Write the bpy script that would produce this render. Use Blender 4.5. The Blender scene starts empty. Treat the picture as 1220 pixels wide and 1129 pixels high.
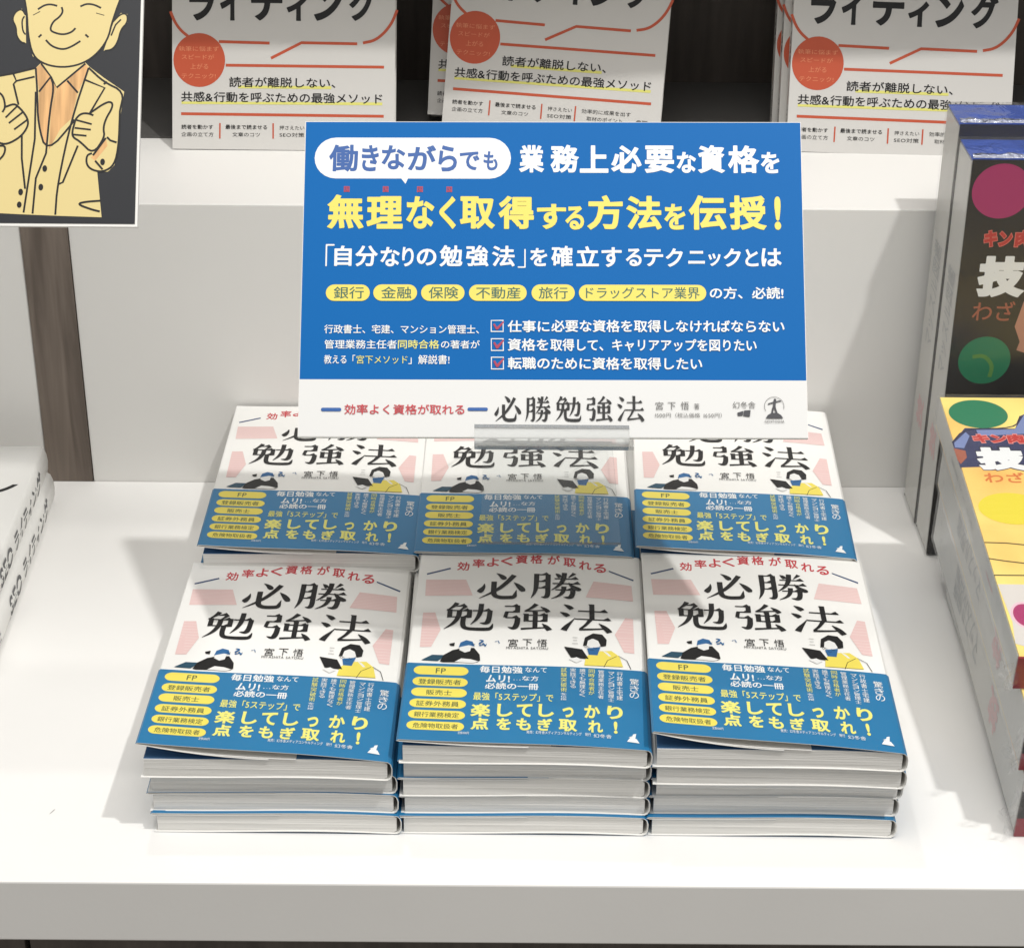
import bpy, math, random
import numpy as np
from mathutils import Vector, Matrix
from mathutils.geometry import tessellate_polygon, delaunay_2d_cdt
random.seed(7)
R = math.radians
S = 0.001                                   # everything below is written in millimetres
scene = bpy.context.scene
COL = scene.collection

# ------------------------------------------------------------------ camera
cd = bpy.data.cameras.new('camera'); cam = bpy.data.objects.new('camera', cd); COL.objects.link(cam)
cd.sensor_width = 36.0; cd.lens = 36.0*2440.6/1220.0; cd.clip_start = 0.02; cd.clip_end = 50
def cam_basis(pitch, yaw, roll):
    cp, sp = math.cos(pitch), math.sin(pitch)
    x = Vector((1, 0, 0)); up = Vector((0, sp, cp)); fw = Vector((0, cp, -sp))
    cr, sr = math.cos(roll), math.sin(roll)
    xr = x*cr + up*sr; ur = -x*sr + up*cr
    rz = Matrix.Rotation(yaw, 3, 'Z')
    return rz@xr, rz@ur, rz@fw
cx, cu, cf = cam_basis(0.504, -0.003, 0.009)
m = Matrix((cx, cu, -cf)).transposed().to_4x4(); m.translation = Vector((-10.97, -844.05, 679.55))*S
cam.matrix_world = m
scene.camera = cam

# ------------------------------------------------------------------ world and lamps (shop ceiling)
w = bpy.data.worlds.new('World'); scene.world = w; w.use_nodes = True
w.node_tree.nodes['Background'].inputs[0].default_value = (1.0, 0.975, 0.93, 1)
w.node_tree.nodes['Background'].inputs[1].default_value = 0.40
def lamp(name, kind, loc, target, energy, color, **kw):
    l = bpy.data.lights.new(name, kind); l.energy = energy; l.color = color
    for k, v in kw.items(): setattr(l, k, v)
    o = bpy.data.objects.new(name, l); COL.objects.link(o); o.location = Vector(loc)*S
    d = (Vector(target)-Vector(loc)).normalized(); o.rotation_euler = d.to_track_quat('-Z', 'Y').to_euler()
    return o
lamp('ceiling_spotlight', 'SPOT', (965, -615, 2773), (0, 150, 50), 176, (1, .985, .955), spot_size=R(40), spot_blend=.5, shadow_soft_size=.04)
lamp('rear_ceiling_spotlight', 'SPOT', (-380, 815, 2700), (0, 100, 0), 34, (1, .97, .92), spot_size=R(40), spot_blend=.6, shadow_soft_size=.05)
lamp('ceiling_fill_light', 'AREA', (-200, -700, 2900), (0, 0, 100), 50, (1, .98, .95), shape='RECTANGLE', size=2.2, size_y=1.6)  # added soft fill, standing in for the shop's many ceiling lights
scene.view_settings.view_transform = 'Standard'; scene.view_settings.look = 'None'
scene.view_settings.exposure = 0.0; scene.view_settings.gamma = 1.0
scene.cycles.max_bounces = 8; scene.cycles.transparent_max_bounces = 16

# ------------------------------------------------------------------ materials
def mat(name, col, rough=.6, spec=.35, noise=0, nscale=40, bump=0, bscale=200, coat=0, sheen=0, stretch=None):
    m_ = bpy.data.materials.new(name); m_.use_nodes = True; nt = m_.node_tree; b = nt.nodes['Principled BSDF']
    b.inputs['Roughness'].default_value = rough; b.inputs['Specular IOR Level'].default_value = spec
    b.inputs['Base Color'].default_value = (*col, 1); b.inputs['Coat Weight'].default_value = coat; b.inputs['Coat Roughness'].default_value = .15
    if noise or bump:
        tc = nt.nodes.new('ShaderNodeTexCoord'); mp = nt.nodes.new('ShaderNodeMapping'); nt.links.new(tc.outputs['Object'], mp.inputs[0])
        if stretch: mp.inputs['Scale'].default_value = stretch
    if noise:
        n = nt.nodes.new('ShaderNodeTexNoise'); n.inputs['Scale'].default_value = nscale; n.inputs['Detail'].default_value = 6
        nt.links.new(mp.outputs[0], n.inputs['Vector'])
        r_ = nt.nodes.new('ShaderNodeValToRGB'); r_.color_ramp.elements[0].position = .3; r_.color_ramp.elements[1].position = .7
        r_.color_ramp.elements[0].color = (*[c*(1-noise) for c in col], 1); r_.color_ramp.elements[1].color = (*[min(1, c*(1+noise*.4)) for c in col], 1)
        nt.links.new(n.outputs['Fac'], r_.inputs[0]); nt.links.new(r_.outputs[0], b.inputs['Base Color'])
    if bump:
        n2 = nt.nodes.new('ShaderNodeTexNoise'); n2.inputs['Scale'].default_value = bscale; n2.inputs['Detail'].default_value = 4
        nt.links.new(mp.outputs[0], n2.inputs['Vector'])
        bp = nt.nodes.new('ShaderNodeBump'); bp.inputs['Strength'].default_value = bump; bp.inputs['Distance'].default_value = .002
        nt.links.new(n2.outputs['Fac'], bp.inputs['Height']); nt.links.new(bp.outputs[0], b.inputs['Normal'])
    return m_
def clear(name, tint, haze, rough=.08, gloss=1.0, bump=0, bscale=60, hazecol=(.8, .8, .8)):
    m_ = bpy.data.materials.new(name); m_.use_nodes = True; nt = m_.node_tree; nt.nodes.clear()
    N = nt.nodes.new; L = nt.links.new
    out = N('ShaderNodeOutputMaterial'); tr = N('ShaderNodeBsdfTransparent'); tr.inputs[0].default_value = (*tint, 1)
    df = N('ShaderNodeBsdfDiffuse'); df.inputs[0].default_value = (*hazecol, 1); gl = N('ShaderNodeBsdfGlossy'); gl.inputs['Roughness'].default_value = rough
    mx = N('ShaderNodeMixShader'); mx.inputs[0].default_value = haze; L(tr.outputs[0], mx.inputs[1]); L(df.outputs[0], mx.inputs[2])
    fr = N('ShaderNodeLayerWeight'); fr.inputs[0].default_value = .5; pw = N('ShaderNodeMath'); pw.operation = 'POWER'; pw.inputs[1].default_value = 5; L(fr.outputs['Facing'], pw.inputs[0]); mul = N('ShaderNodeMath'); mul.operation = 'MULTIPLY_ADD'; mul.inputs[1].default_value = .9*gloss; mul.inputs[2].default_value = .035*gloss
    L(pw.outputs[0], mul.inputs[0]); m2 = N('ShaderNodeMixShader'); L(mul.outputs[0], m2.inputs[0]); L(mx.outputs[0], m2.inputs[1]); L(gl.outputs[0], m2.inputs[2])
    L(m2.outputs[0], out.inputs[0])
    if bump:
        tc = N('ShaderNodeTexCoord'); n = N('ShaderNodeTexNoise'); n.inputs['Scale'].default_value = bscale; n.inputs['Detail'].default_value = 3; n.inputs['Distortion'].default_value = 1.2
        L(tc.outputs['Object'], n.inputs['Vector']); b = N('ShaderNodeBump'); b.inputs['Strength'].default_value = bump; b.inputs['Distance'].default_value = .004
        L(n.outputs['Fac'], b.inputs['Height']); L(b.outputs[0], gl.inputs['Normal']); L(b.outputs[0], fr.inputs['Normal'])
    return m_
def srgb(r, g, b):
    f = lambda c: c/12.92 if c <= .04045 else ((c+.055)/1.055)**2.4
    return (f(r/255), f(g/255), f(b/255))
M = {}
def addm(k, col, **kw): M[k] = mat(k, col, **kw)
addm('laminate', (.795, .785, .765), rough=.5, spec=.3, noise=.035, nscale=7, bump=.02, bscale=350)
addm('riser_laminate', (.80, .79, .765), rough=.45, spec=.35, noise=.02, nscale=4, bump=.02, bscale=300)
addm('seo_white', (.62, .605, .58), rough=.45, spec=.35)
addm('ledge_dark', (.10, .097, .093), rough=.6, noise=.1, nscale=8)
addm('dark_panel', (.095, .080, .070), rough=.6, noise=.35, nscale=14, stretch=(6, 6, .6), bump=.1, bscale=60)
addm('floor_tile', (.42, .40, .37), rough=.5, noise=.3, nscale=5)
addm('paper', (.82, .81, .78), rough=.45, spec=.4)
addm('jacket_white', (.80, .795, .77), rough=.33, spec=.45, bump=.05, bscale=14)
addm('page_edge', (.83, .82, .79), rough=.85, spec=.1, noise=.22, nscale=30, stretch=(.25, .25, 50), bump=.35, bscale=30)
addm('obi', srgb(40, 114, 160), rough=.30, spec=.5, noise=.03, nscale=30, bump=.07, bscale=16)
addm('endpaper', srgb(70, 110, 150), rough=.6)
addm('board_blue', srgb(0, 97, 168), rough=.45, spec=.12, noise=.02, nscale=8)
addm('board_white', (.70, .70, .69), rough=.42, spec=.35)
addm('foam_core', (.80, .79, .76), rough=.8)
for k, c in dict(ink=(24, 24, 26), red=(205, 62, 72), pink=(240, 206, 203), pinkline=(246, 226, 222), navy=(45, 72, 118), yellow=(244, 226, 100), lemon=(240, 236, 130), white=(244, 246, 246), white2=(240, 240, 238),
        pilltext=(92, 104, 70), teal=(38, 78, 100), hairblue=(45, 104, 158), gray=(110, 108, 106), bluetext=(30, 88, 164), greentext=(62, 104, 84), reddot=(176, 52, 84), bluebar=(42, 96, 170),
        dark=(66, 66, 72), orange=(206, 92, 62), peach=(236, 150, 110), highlight=(238, 234, 130), cream=(234, 214, 150), shirt=(238, 180, 118), magenta=(176, 48, 108), green=(32, 128, 88), lime=(96, 148, 70),
        pinkred=(222, 120, 108), redprint=(196, 58, 52), terracotta=(168, 96, 74), skin=(196, 140, 118), slate=(52, 58, 96), slatelight=(126, 142, 190), slatedark=(40, 42, 66), pinkwhite=(242, 150, 140),
        orangeprint=(226, 128, 62), sunyellow=(240, 222, 62), olive=(74, 76, 40), coverwhite=(226, 220, 214), coverpink=(240, 200, 214), black_print=(34, 33, 32), crimson=(150, 34, 52), blue_print=(34, 84, 186),
        spine_grey=(120, 122, 126)).items():
    addm(k, tuple(.84*q for q in srgb(*c)), rough=.38, spec=.4)
addm('spine_dark', srgb(70, 72, 76), rough=.4)
addm('sign_black', srgb(34, 36, 41), rough=.45, spec=.4, noise=.08, nscale=10)
addm('cover_black', srgb(37, 34, 32), rough=.3, spec=.5, noise=.5, nscale=22)
M['acrylic'] = clear('acrylic', (.985, .99, .99), .004, gloss=.55)
M['acrylic_edge'] = clear('acrylic_edge', (.66, .67, .67), .30, gloss=1.6, hazecol=(.48, .48, .47))
M['acrylic_lip'] = clear('acrylic_lip', (.93, .94, .94), .30, gloss=1.5, hazecol=(.85, .85, .84))
M['film'] = clear('film', (.985, .985, .985), .03, rough=.16, gloss=.6, bump=.25, bscale=22)
M['film_crinkled'] = clear('film_crinkled', (.97, .97, .98), .06, rough=.1, gloss=1.6, bump=.6, bscale=38)
M['film_seam_glint'] = clear('film_seam_glint', (.9, .92, .96), .35, rough=.1, gloss=5, bump=1.0, bscale=160, hazecol=(.85, .87, .9))  # whitish haze puts the glints of the wrap into the colour
M['shirt'] = mat('shirt_print', tuple(.84*q for q in srgb(242, 190, 130)), rough=.4, noise=.38, nscale=260, stretch=(1, .08, 1))
# yellow to orange print of the lying books
m_ = mat('cover_yellow', (1, 1, 1), rough=.3, spec=.5); nt = m_.node_tree; b_ = nt.nodes['Principled BSDF']
tc = nt.nodes.new('ShaderNodeTexCoord'); n_ = nt.nodes.new('ShaderNodeTexNoise'); n_.inputs['Scale'].default_value = 9; n_.inputs['Detail'].default_value = 3
rp = nt.nodes.new('ShaderNodeValToRGB'); rp.color_ramp.elements[0].position = .38; rp.color_ramp.elements[1].position = .66
rp.color_ramp.elements[0].color = (*srgb(244, 226, 130), 1); rp.color_ramp.elements[1].color = (*srgb(236, 176, 92), 1)
nt.links.new(tc.outputs['Object'], n_.inputs['Vector']); nt.links.new(n_.outputs['Fac'], rp.inputs[0]); nt.links.new(rp.outputs[0], b_.inputs['Base Color']); M['cover_yellow'] = m_
# brown wood strip
m_ = mat('wood_strip', (.13, .10, .085), rough=.5, spec=.35); nt = m_.node_tree; b_ = nt.nodes['Principled BSDF']
tc = nt.nodes.new('ShaderNodeTexCoord'); mp = nt.nodes.new('ShaderNodeMapping'); mp.inputs['Scale'].default_value = (60, 60, 4)
n_ = nt.nodes.new('ShaderNodeTexNoise'); n_.inputs['Scale'].default_value = 1.5; n_.inputs['Detail'].default_value = 8; n_.inputs['Distortion'].default_value = .6
rp = nt.nodes.new('ShaderNodeValToRGB'); rp.color_ramp.elements[0].position = .32; rp.color_ramp.elements[1].position = .68
rp.color_ramp.elements[0].color = (.12, .095, .078, 1); rp.color_ramp.elements[1].color = (.25, .205, .17, 1)
nt.links.new(tc.outputs['Object'], mp.inputs[0]); nt.links.new(mp.outputs[0], n_.inputs['Vector']); nt.links.new(n_.outputs['Fac'], rp.inputs[0]); nt.links.new(rp.outputs[0], b_.inputs['Base Color']); M['wood_strip'] = m_

# ------------------------------------------------------------------ mesh helper
class MB:
    def __init__(s): s.v = []; s.f = []; s.m = []; s.mats = []
    def mi(s, k):
        if k not in s.mats: s.mats.append(k)
        return s.mats.index(k)
    def add(s, vs, fs, k):
        o = len(s.v); s.v += [tuple(p) for p in vs]; i = s.mi(k)
        for f in fs: s.f.append(tuple(a+o for a in f)); s.m.append(i)
    def box(s, x0, y0, z0, x1, y1, z1, k):
        s.add([(x0,y0,z0),(x1,y0,z0),(x1,y1,z0),(x0,y1,z0),(x0,y0,z1),(x1,y0,z1),(x1,y1,z1),(x0,y1,z1)],
              [(0,3,2,1),(4,5,6,7),(0,1,5,4),(1,2,6,5),(2,3,7,6),(3,0,4,7)], k)
    def build(s, name, parent=None, smooth=False, bevel=0):
        me = bpy.data.meshes.new(name); me.from_pydata([(a*S, b*S, c*S) for a, b, c in s.v], [], s.f)
        for k in s.mats: me.materials.append(M[k])
        me.polygons.foreach_set('material_index', s.m)
        if smooth: me.polygons.foreach_set('use_smooth', [True]*len(s.f))
        me.update()
        o = bpy.data.objects.new(name, me); COL.objects.link(o)
        if parent: o.parent = parent
        if bevel:
            b = o.modifiers.new('bevel', 'BEVEL'); b.width = bevel*S; b.segments = 2; b.limit_method = 'ANGLE'
        return o
def tag(o, label=None, cat=None, group=None, kind=None):
    if label: o['label'] = label
    if cat: o['category'] = cat
    if group: o['group'] = group
    if kind: o['kind'] = kind
    return o
def empty(name, label, cat, group=None, loc=(0, 0, 0), rz=0):
    o = bpy.data.objects.new(name, None); o.empty_display_size = .02; COL.objects.link(o)
    o.location = Vector(loc)*S; o.rotation_euler = (0, 0, rz)
    return tag(o, label, cat, group)
def plane_matrix(O, lean, yaw=0, roll=0):
    # local x to the right, y up the leaning face, z out of the face
    mz = Matrix.Rotation(yaw, 4, 'Z') @ Matrix.Rotation(lean, 4, 'X') @ Matrix.Rotation(roll, 4, 'Z')
    mz.translation = Vector(O)*S
    return mz

# ------------------------------------------------------------------ flat print: glyphs, strokes, shapes
_g = {}
def contours(ch):
    if ch in _g: return _g[ch]
    c = bpy.data.curves.new('t', 'FONT'); c.body = ch; c.size = 1
    o = bpy.data.objects.new('t', c); COL.objects.link(o)
    dg = bpy.context.evaluated_depsgraph_get(); cc = o.evaluated_get(dg).to_curve(dg)
    res = []
    for sp in cc.splines:
        pts = []; bp = sp.bezier_points; n = len(bp)
        for i in range(n):
            a, b = bp[i], bp[(i+1) % n]
            p0, p1, p2, p3 = a.co, a.handle_right, b.handle_left, b.co
            d = (p3-p0).length
            dev = ((p1-p0).cross(p3-p0)).length + ((p2-p0).cross(p3-p0)).length
            k = 1 if d < 1e-6 or dev/max(d, 1e-6) < .004 else (2 if d < .08 else 4)
            for j in range(k):
                t = j/k; q = p0*(1-t)**3 + p1*3*t*(1-t)**2 + p2*3*t*t*(1-t) + p3*t**3
                if not pts or abs(q.x-pts[-1][0])+abs(q.y-pts[-1][1]) > 1e-4: pts.append((q.x, q.y))
        if len(pts) > 2 and abs(pts[0][0]-pts[-1][0])+abs(pts[0][1]-pts[-1][1]) < 1e-4: pts.pop()
        if len(pts) > 2: res.append(pts)
    o.evaluated_get(dg).to_curve_clear(); bpy.data.objects.remove(o); bpy.data.curves.remove(c)
    _g[ch] = res
    return res
def area(p): return sum(p[i-1][0]*p[i][1]-p[i][0]*p[i-1][1] for i in range(len(p)))/2
_gt = {}
def glyph(ch, w, rnd):
    key = (ch, w, rnd)
    if key in _gt: return _gt[key]
    cs = contours(ch)
    if not cs: _gt[key] = ([], []); return _gt[key]
    sgn = 1 if area(max(cs, key=lambda p: abs(area(p)))) > 0 else -1
    out = []
    for p in cs:
        n = len(p); q = []
        for i in range(n):
            a, b, c = p[i-1], p[i], p[(i+1) % n]
            d1 = (b[0]-a[0], b[1]-a[1]); d2 = (c[0]-b[0], c[1]-b[1])
            l1 = math.hypot(*d1) or 1; l2 = math.hypot(*d2) or 1
            n1 = (d1[1]/l1, -d1[0]/l1); n2 = (d2[1]/l2, -d2[0]/l2)
            mx, my = n1[0]+n2[0], n1[1]+n2[1]; k = mx*mx+my*my
            if k < .5: k = .5
            q.append((b[0]+sgn*w*2*mx/k, b[1]+sgn*w*2*my/k))
        if rnd:
            r2 = []
            for i in range(n):
                a, b, c = q[i-1], q[i], q[(i+1) % n]
                u = (a[0]-b[0], a[1]-b[1]); v = (c[0]-b[0], c[1]-b[1]); lu = math.hypot(*u) or 1; lv = math.hypot(*v) or 1
                cosv = (u[0]*v[0]+u[1]*v[1])/lu/lv
                if cosv > -.8:
                    d = min(rnd, lu*.48, lv*.48)
                    s1 = (b[0]+u[0]/lu*d, b[1]+u[1]/lu*d); s2 = (b[0]+v[0]/lv*d, b[1]+v[1]/lv*d)
                    r2 += [s1, ((s1[0]+s2[0]+2*b[0])/4, (s1[1]+s2[1]+2*b[1])/4), s2]
                else: r2.append(b)
            q = r2
        out.append(q)
    _gt[key] = fill(out)
    return _gt[key]
def fill(out):
    # constrained triangulation, keeping the triangles inside by winding number
    vs, es = [], []
    for q in out:
        o = len(vs); n = len(q); vs += [Vector(p) for p in q]; es += [(o+i, o+(i+1) % n) for i in range(n)]
    r = delaunay_2d_cdt(vs, es, [], 0, 1e-5)
    V = np.array([(v.x, v.y) for v in r[0]]); F = np.array([tuple(f) for f in r[2]])
    C = V[F].mean(1); wn = np.zeros(len(C))
    for q in out:
        a = np.array(q); b = np.roll(a, -1, 0)
        ay, by_ = a[None, :, 1], b[None, :, 1]; py, px = C[:, 1, None], C[:, 0, None]
        cr = (b[None, :, 0]-a[None, :, 0])*(py-ay)-(px-a[None, :, 0])*(by_-ay)
        wn += ((ay <= py) & (by_ > py) & (cr > 0)).sum(1)-((ay > py) & (by_ <= py) & (cr < 0)).sum(1)
    F = F[wn != 0]; u, inv = np.unique(F, return_inverse=True); inv = inv.reshape(F.shape)
    return [tuple(p) for p in V[u]], [tuple(int(i) for i in f) for f in inv]
def chaikin(p, it=2, closed=False):
    for _ in range(it):
        q = [] if closed else [p[0]]
        rng = range(len(p)) if closed else range(len(p)-1)
        for i in rng:
            a, b = p[i], p[(i+1) % len(p)]
            q += [tuple(.75*x+.25*y for x, y in zip(a, b)), tuple(.25*x+.75*y for x, y in zip(a, b))]
        if not closed: q.append(p[-1])
        p = q
    return p
def stroke(p, wd=None):                        # list of (x, y[, width]) to a closed outline strip
    L, Rr = [], []
    n = len(p)
    for i in range(n):
        a = p[max(i-1, 0)]; b = p[min(i+1, n-1)]; dx, dy = b[0]-a[0], b[1]-a[1]; l = math.hypot(dx, dy) or 1
        h = (wd if wd else p[i][2])/2; L.append((p[i][0]-dy/l*h, p[i][1]+dx/l*h)); Rr.append((p[i][0]+dy/l*h, p[i][1]-dx/l*h))
    return L+Rr, [(i, i+1, n+i+1, n+i) for i in range(n-1)]
class Print:
    def __init__(s, surf): s.mb = MB(); s.surf = surf; s.k = 0; s.step = .003; s.base = .07
    def put(s, pts, fs, k, lift=True, up=0):
        if not fs: return
        if lift: s.k += 1
        d = s.base+s.k*s.step+up
        vs = [s.surf(x, y, d) for x, y in pts]
        # faces wound to face outward
        o = []
        for f in fs:
            ar = area([pts[i] for i in f]); o.append(f if ar > 0 else tuple(reversed(f)))
        s.mb.add(vs, o, k)
    def poly(s, k, pts, cell=4.5):
        c = [list(p) for p in pts]
        if area(c) < 0: c.reverse()
        convex = all((c[i-1][0]-c[i-2][0])*(c[i][1]-c[i-1][1])-(c[i-1][1]-c[i-2][1])*(c[i][0]-c[i-1][0]) >= -1e-6 for i in range(len(c)))
        xs = [p[0] for p in c]
        if convex and max(xs)-min(xs) > cell:
            x = min(xs); pts2, fs = [], []
            def clip(poly, X, keep):
                o = []
                for i in range(len(poly)):
                    a, b = poly[i-1], poly[i]; ia = (a[0]-X)*keep >= 0; ib = (b[0]-X)*keep >= 0
                    if ia != ib: t = (X-a[0])/(b[0]-a[0]); o.append([X, a[1]+t*(b[1]-a[1])])
                    if ib: o.append(b)
                return o
            while x < max(xs):
                q = clip(clip(c, x, 1), x+cell, -1)
                if len(q) > 2: fs.append(tuple(range(len(pts2), len(pts2)+len(q)))); pts2 += q
                x += cell
            s.put(pts2, fs, k)
        else:
            s.put(*fill([c]), k)
    def pill(s, x0, y0, x1, y1, k):
        r = min(y1-y0, x1-x0)/2; p = []
        for cx_, cy_, a0 in ((x1-r, y1-r, 0), (x0+r, y1-r, 90), (x0+r, y0+r, 180), (x1-r, y0+r, 270)):
            for a in range(0, 91, 15): p.append((cx_+r*math.cos(R(a0+a)), cy_+r*math.sin(R(a0+a))))
        s.poly(k, p)
    def ell(s, k, cx_, cy_, rx, ry, a0=0, a1=360, n=40):
        s.poly(k, [(cx_+rx*math.cos(R(a0+(a1-a0)*i/n)), cy_+ry*math.sin(R(a0+(a1-a0)*i/n))) for i in range(n)])
    def line(s, k, pts, wd, smooth=2):
        p = chaikin([tuple(q) for q in pts], smooth) if len(pts) > 3 else pts
        if len(p) == 2:
            n = max(2, int(math.dist(p[0], p[1])/4.5)+1); p = [(p[0][0]+(p[1][0]-p[0][0])*i/n, p[0][1]+(p[1][1]-p[0][1])*i/n) for i in range(n+1)]
        s.put(*stroke(p, wd), k)
    def text(s, t, x0, y0, x1, y1, k, w=0, rnd=.022):
        lay = []; X = 0
        for ch in t:
            if ch == ' ': X += .4; continue
            f, tr = glyph(ch, w, rnd)
            lay.append((X, f, tr))
            X += 1.0 if ord(ch) > 0x2000 else (max([p[0] for p in contours(ch) for p in p] or [.3])+.08)
        allp = [(X_+p[0], p[1]) for X_, f, _ in lay for p in f]
        ax0, ax1 = min(p[0] for p in allp), max(p[0] for p in allp); ay0, ay1 = min(p[1] for p in allp), max(p[1] for p in allp)
        sx = (x1-x0)/(ax1-ax0); sy = (y1-y0)/(ay1-ay0)
        if t in ('、', '一', '…', 'っ') : pass
        pts, fs = [], []
        for X_, f, tr in lay:
            o = len(pts); pts += [(x0+(X_+p[0]-ax0)*sx, y0+(p[1]-ay0)*sy) for p in f]; fs += [tuple(i+o for i in q) for q in tr]
        s.put(pts, fs, k, up=.03)
    def mincho(s, ch, x0, y0, x1, y1, k='ink'):
        st = MINCHO[ch]; outs = []
        for q in st:
            if q[0] == 'H':
                _, a, y, b = q; outs.append(([(a, y-1.9), (b, y-1.9), (b, y+1.9), (a, y+1.9)], [(0, 1, 2, 3)]))
                outs.append(([(b-13, y+1.5), (b-4, y+9), (b+3, y-1.9)], [(2, 1, 0)]))
            elif q[0] == 'V':
                _, x, a, b = q; h = 5.0; outs.append(([(x-h, b), (x+h, b+1.5), (x+h, a+3), (x-h-2, a+3.5), (x-h, a-1)], [(0, 1, 2, 4), (2, 3, 4)]))
            else:
                outs.append(stroke(chaikin([(x, y, w_*1.3) for x, y, w_ in q[1]], 3)))
        ap = [p for o in outs for p in o[0]]
        a0, a1 = min(p[0] for p in ap), max(p[0] for p in ap); b0, b1 = min(p[1] for p in ap), max(p[1] for p in ap)
        for pts, fs in outs:
            s.put([(x0+(p[0]-a0)/(a1-a0)*(x1-x0), y0+(p[1]-b0)/(b1-b0)*(y1-y0)) for p in pts], fs, k)
    def run(s, items):
        for it in items:
            if it[0] == 'T': s.text(it[1], *it[2:6], it[6], it[7])
            elif it[0] == 'P': s.poly(it[1], it[2])
            elif it[0] == 'R': s.pill(*it[1:5], it[5])
            elif it[0] == 'M': s.mincho(it[1], *it[2:6])
            elif it[0] == 'E': s.ell(*it[1:])
            elif it[0] == 'S': s.line(it[1], it[2], it[3])
            elif it[0] == 'H': s.hatch(it[1], it[2])
        return s
B_ = 'B'
MINCHO = {
 '必': [('B', [(40,94,1),(48,88,6),(56,78,11),(58,72,6)]), ('B', [(78,88,9),(64,62,8),(42,32,7),(6,4,1)]), ('B', [(36,64,9),(36,34,9),(37,16,9),(48,8,9),(68,8,9),(80,10,9),(82,22,5),(84,34,1)]),
        ('B', [(16,56,1),(15,44,6),(8,30,11),(4,26,7)]), ('B', [(78,62,1),(88,50,9),(97,36,11),(98,30,6)])],
 '勝': [('B', [(12,92,8),(12,52,8),(10,24,6),(2,2,1)]), ('H',12,89,36), ('B', [(35,90,8),(35,40,8),(35,14,8),(31,5,8),(22,7,1)]), ('H',14,64,34), ('H',14,40,34),
        ('B', [(50,94,1),(56,88,8),(59,80,6)]), ('B', [(88,96,7),(82,88,4),(76,80,1)]), ('H',48,75,94), ('H',44,57,98), ('B', [(68,97,8),(66,72,8),(58,50,6),(42,32,1)]), ('B', [(76,60,2),(84,46,8),(97,36,10),(100,33,3)]),
        ('H',50,34,86), ('B', [(85,35,8),(84,16,8),(79,5,9),(66,8,1)]), ('B', [(67,46,8),(66,28,7),(58,12,5),(42,1,1)])],
 '勉': [('B', [(24,97,8),(18,84,6),(4,68,1)]), ('H',22,86,42), ('B', [(42,86,7),(36,76,4),(30,70,2)]), ('V',11,70,43), ('H',11,69,50), ('V',50,70,43), ('H',11,46,50), ('B', [(30,68,8),(29,46,8),(20,22,6),(2,2,1)]),
        ('B', [(39,46,8),(38,20,8),(42,7,8),(58,4,8),(88,4,9),(95,8,7),(98,24,1)]), ('H',56,70,92), ('B', [(91,71,8),(90,40,8),(86,24,9),(72,26,1)]), ('B', [(73,95,8),(72,64,8),(66,40,6),(54,20,1)])],
 '強': [('H',6,88,34), ('V',32,88,66), ('H',8,67,34), ('B', [(11,67,6),(9,56,6),(8,47,6)]), ('H',8,46,34), ('B', [(33,46,8),(32,22,9),(27,6,9),(14,12,1)]),
        ('B', [(70,97,8),(60,82,5),(48,72,3)]), ('B', [(46,71,4),(64,72,3),(88,75,3)]), ('B', [(78,88,1),(88,78,8),(94,68,8)]), ('V',50,58,33), ('H',50,56,90), ('V',88,58,33), ('H',50,35,90), ('V',68,66,8),
        ('B', [(40,6,5),(62,9,4),(90,12,3)]), ('B', [(82,26,1),(90,16,8),(97,3,9)])],
 '法': [('B', [(8,96,1),(18,88,9),(24,80,8)]), ('B', [(1,68,1),(11,61,9),(17,54,8)]), ('B', [(8,4,10),(14,18,8),(22,32,4),(30,48,1)]), ('H',36,74,92), ('V',63,96,44), ('H',30,45,98),
        ('B', [(60,44,7),(52,26,5),(40,10,4)]), ('B', [(38,8,5),(60,10,4),(86,14,3)]), ('B', [(76,32,1),(88,18,9),(97,2,9)])],
}
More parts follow.
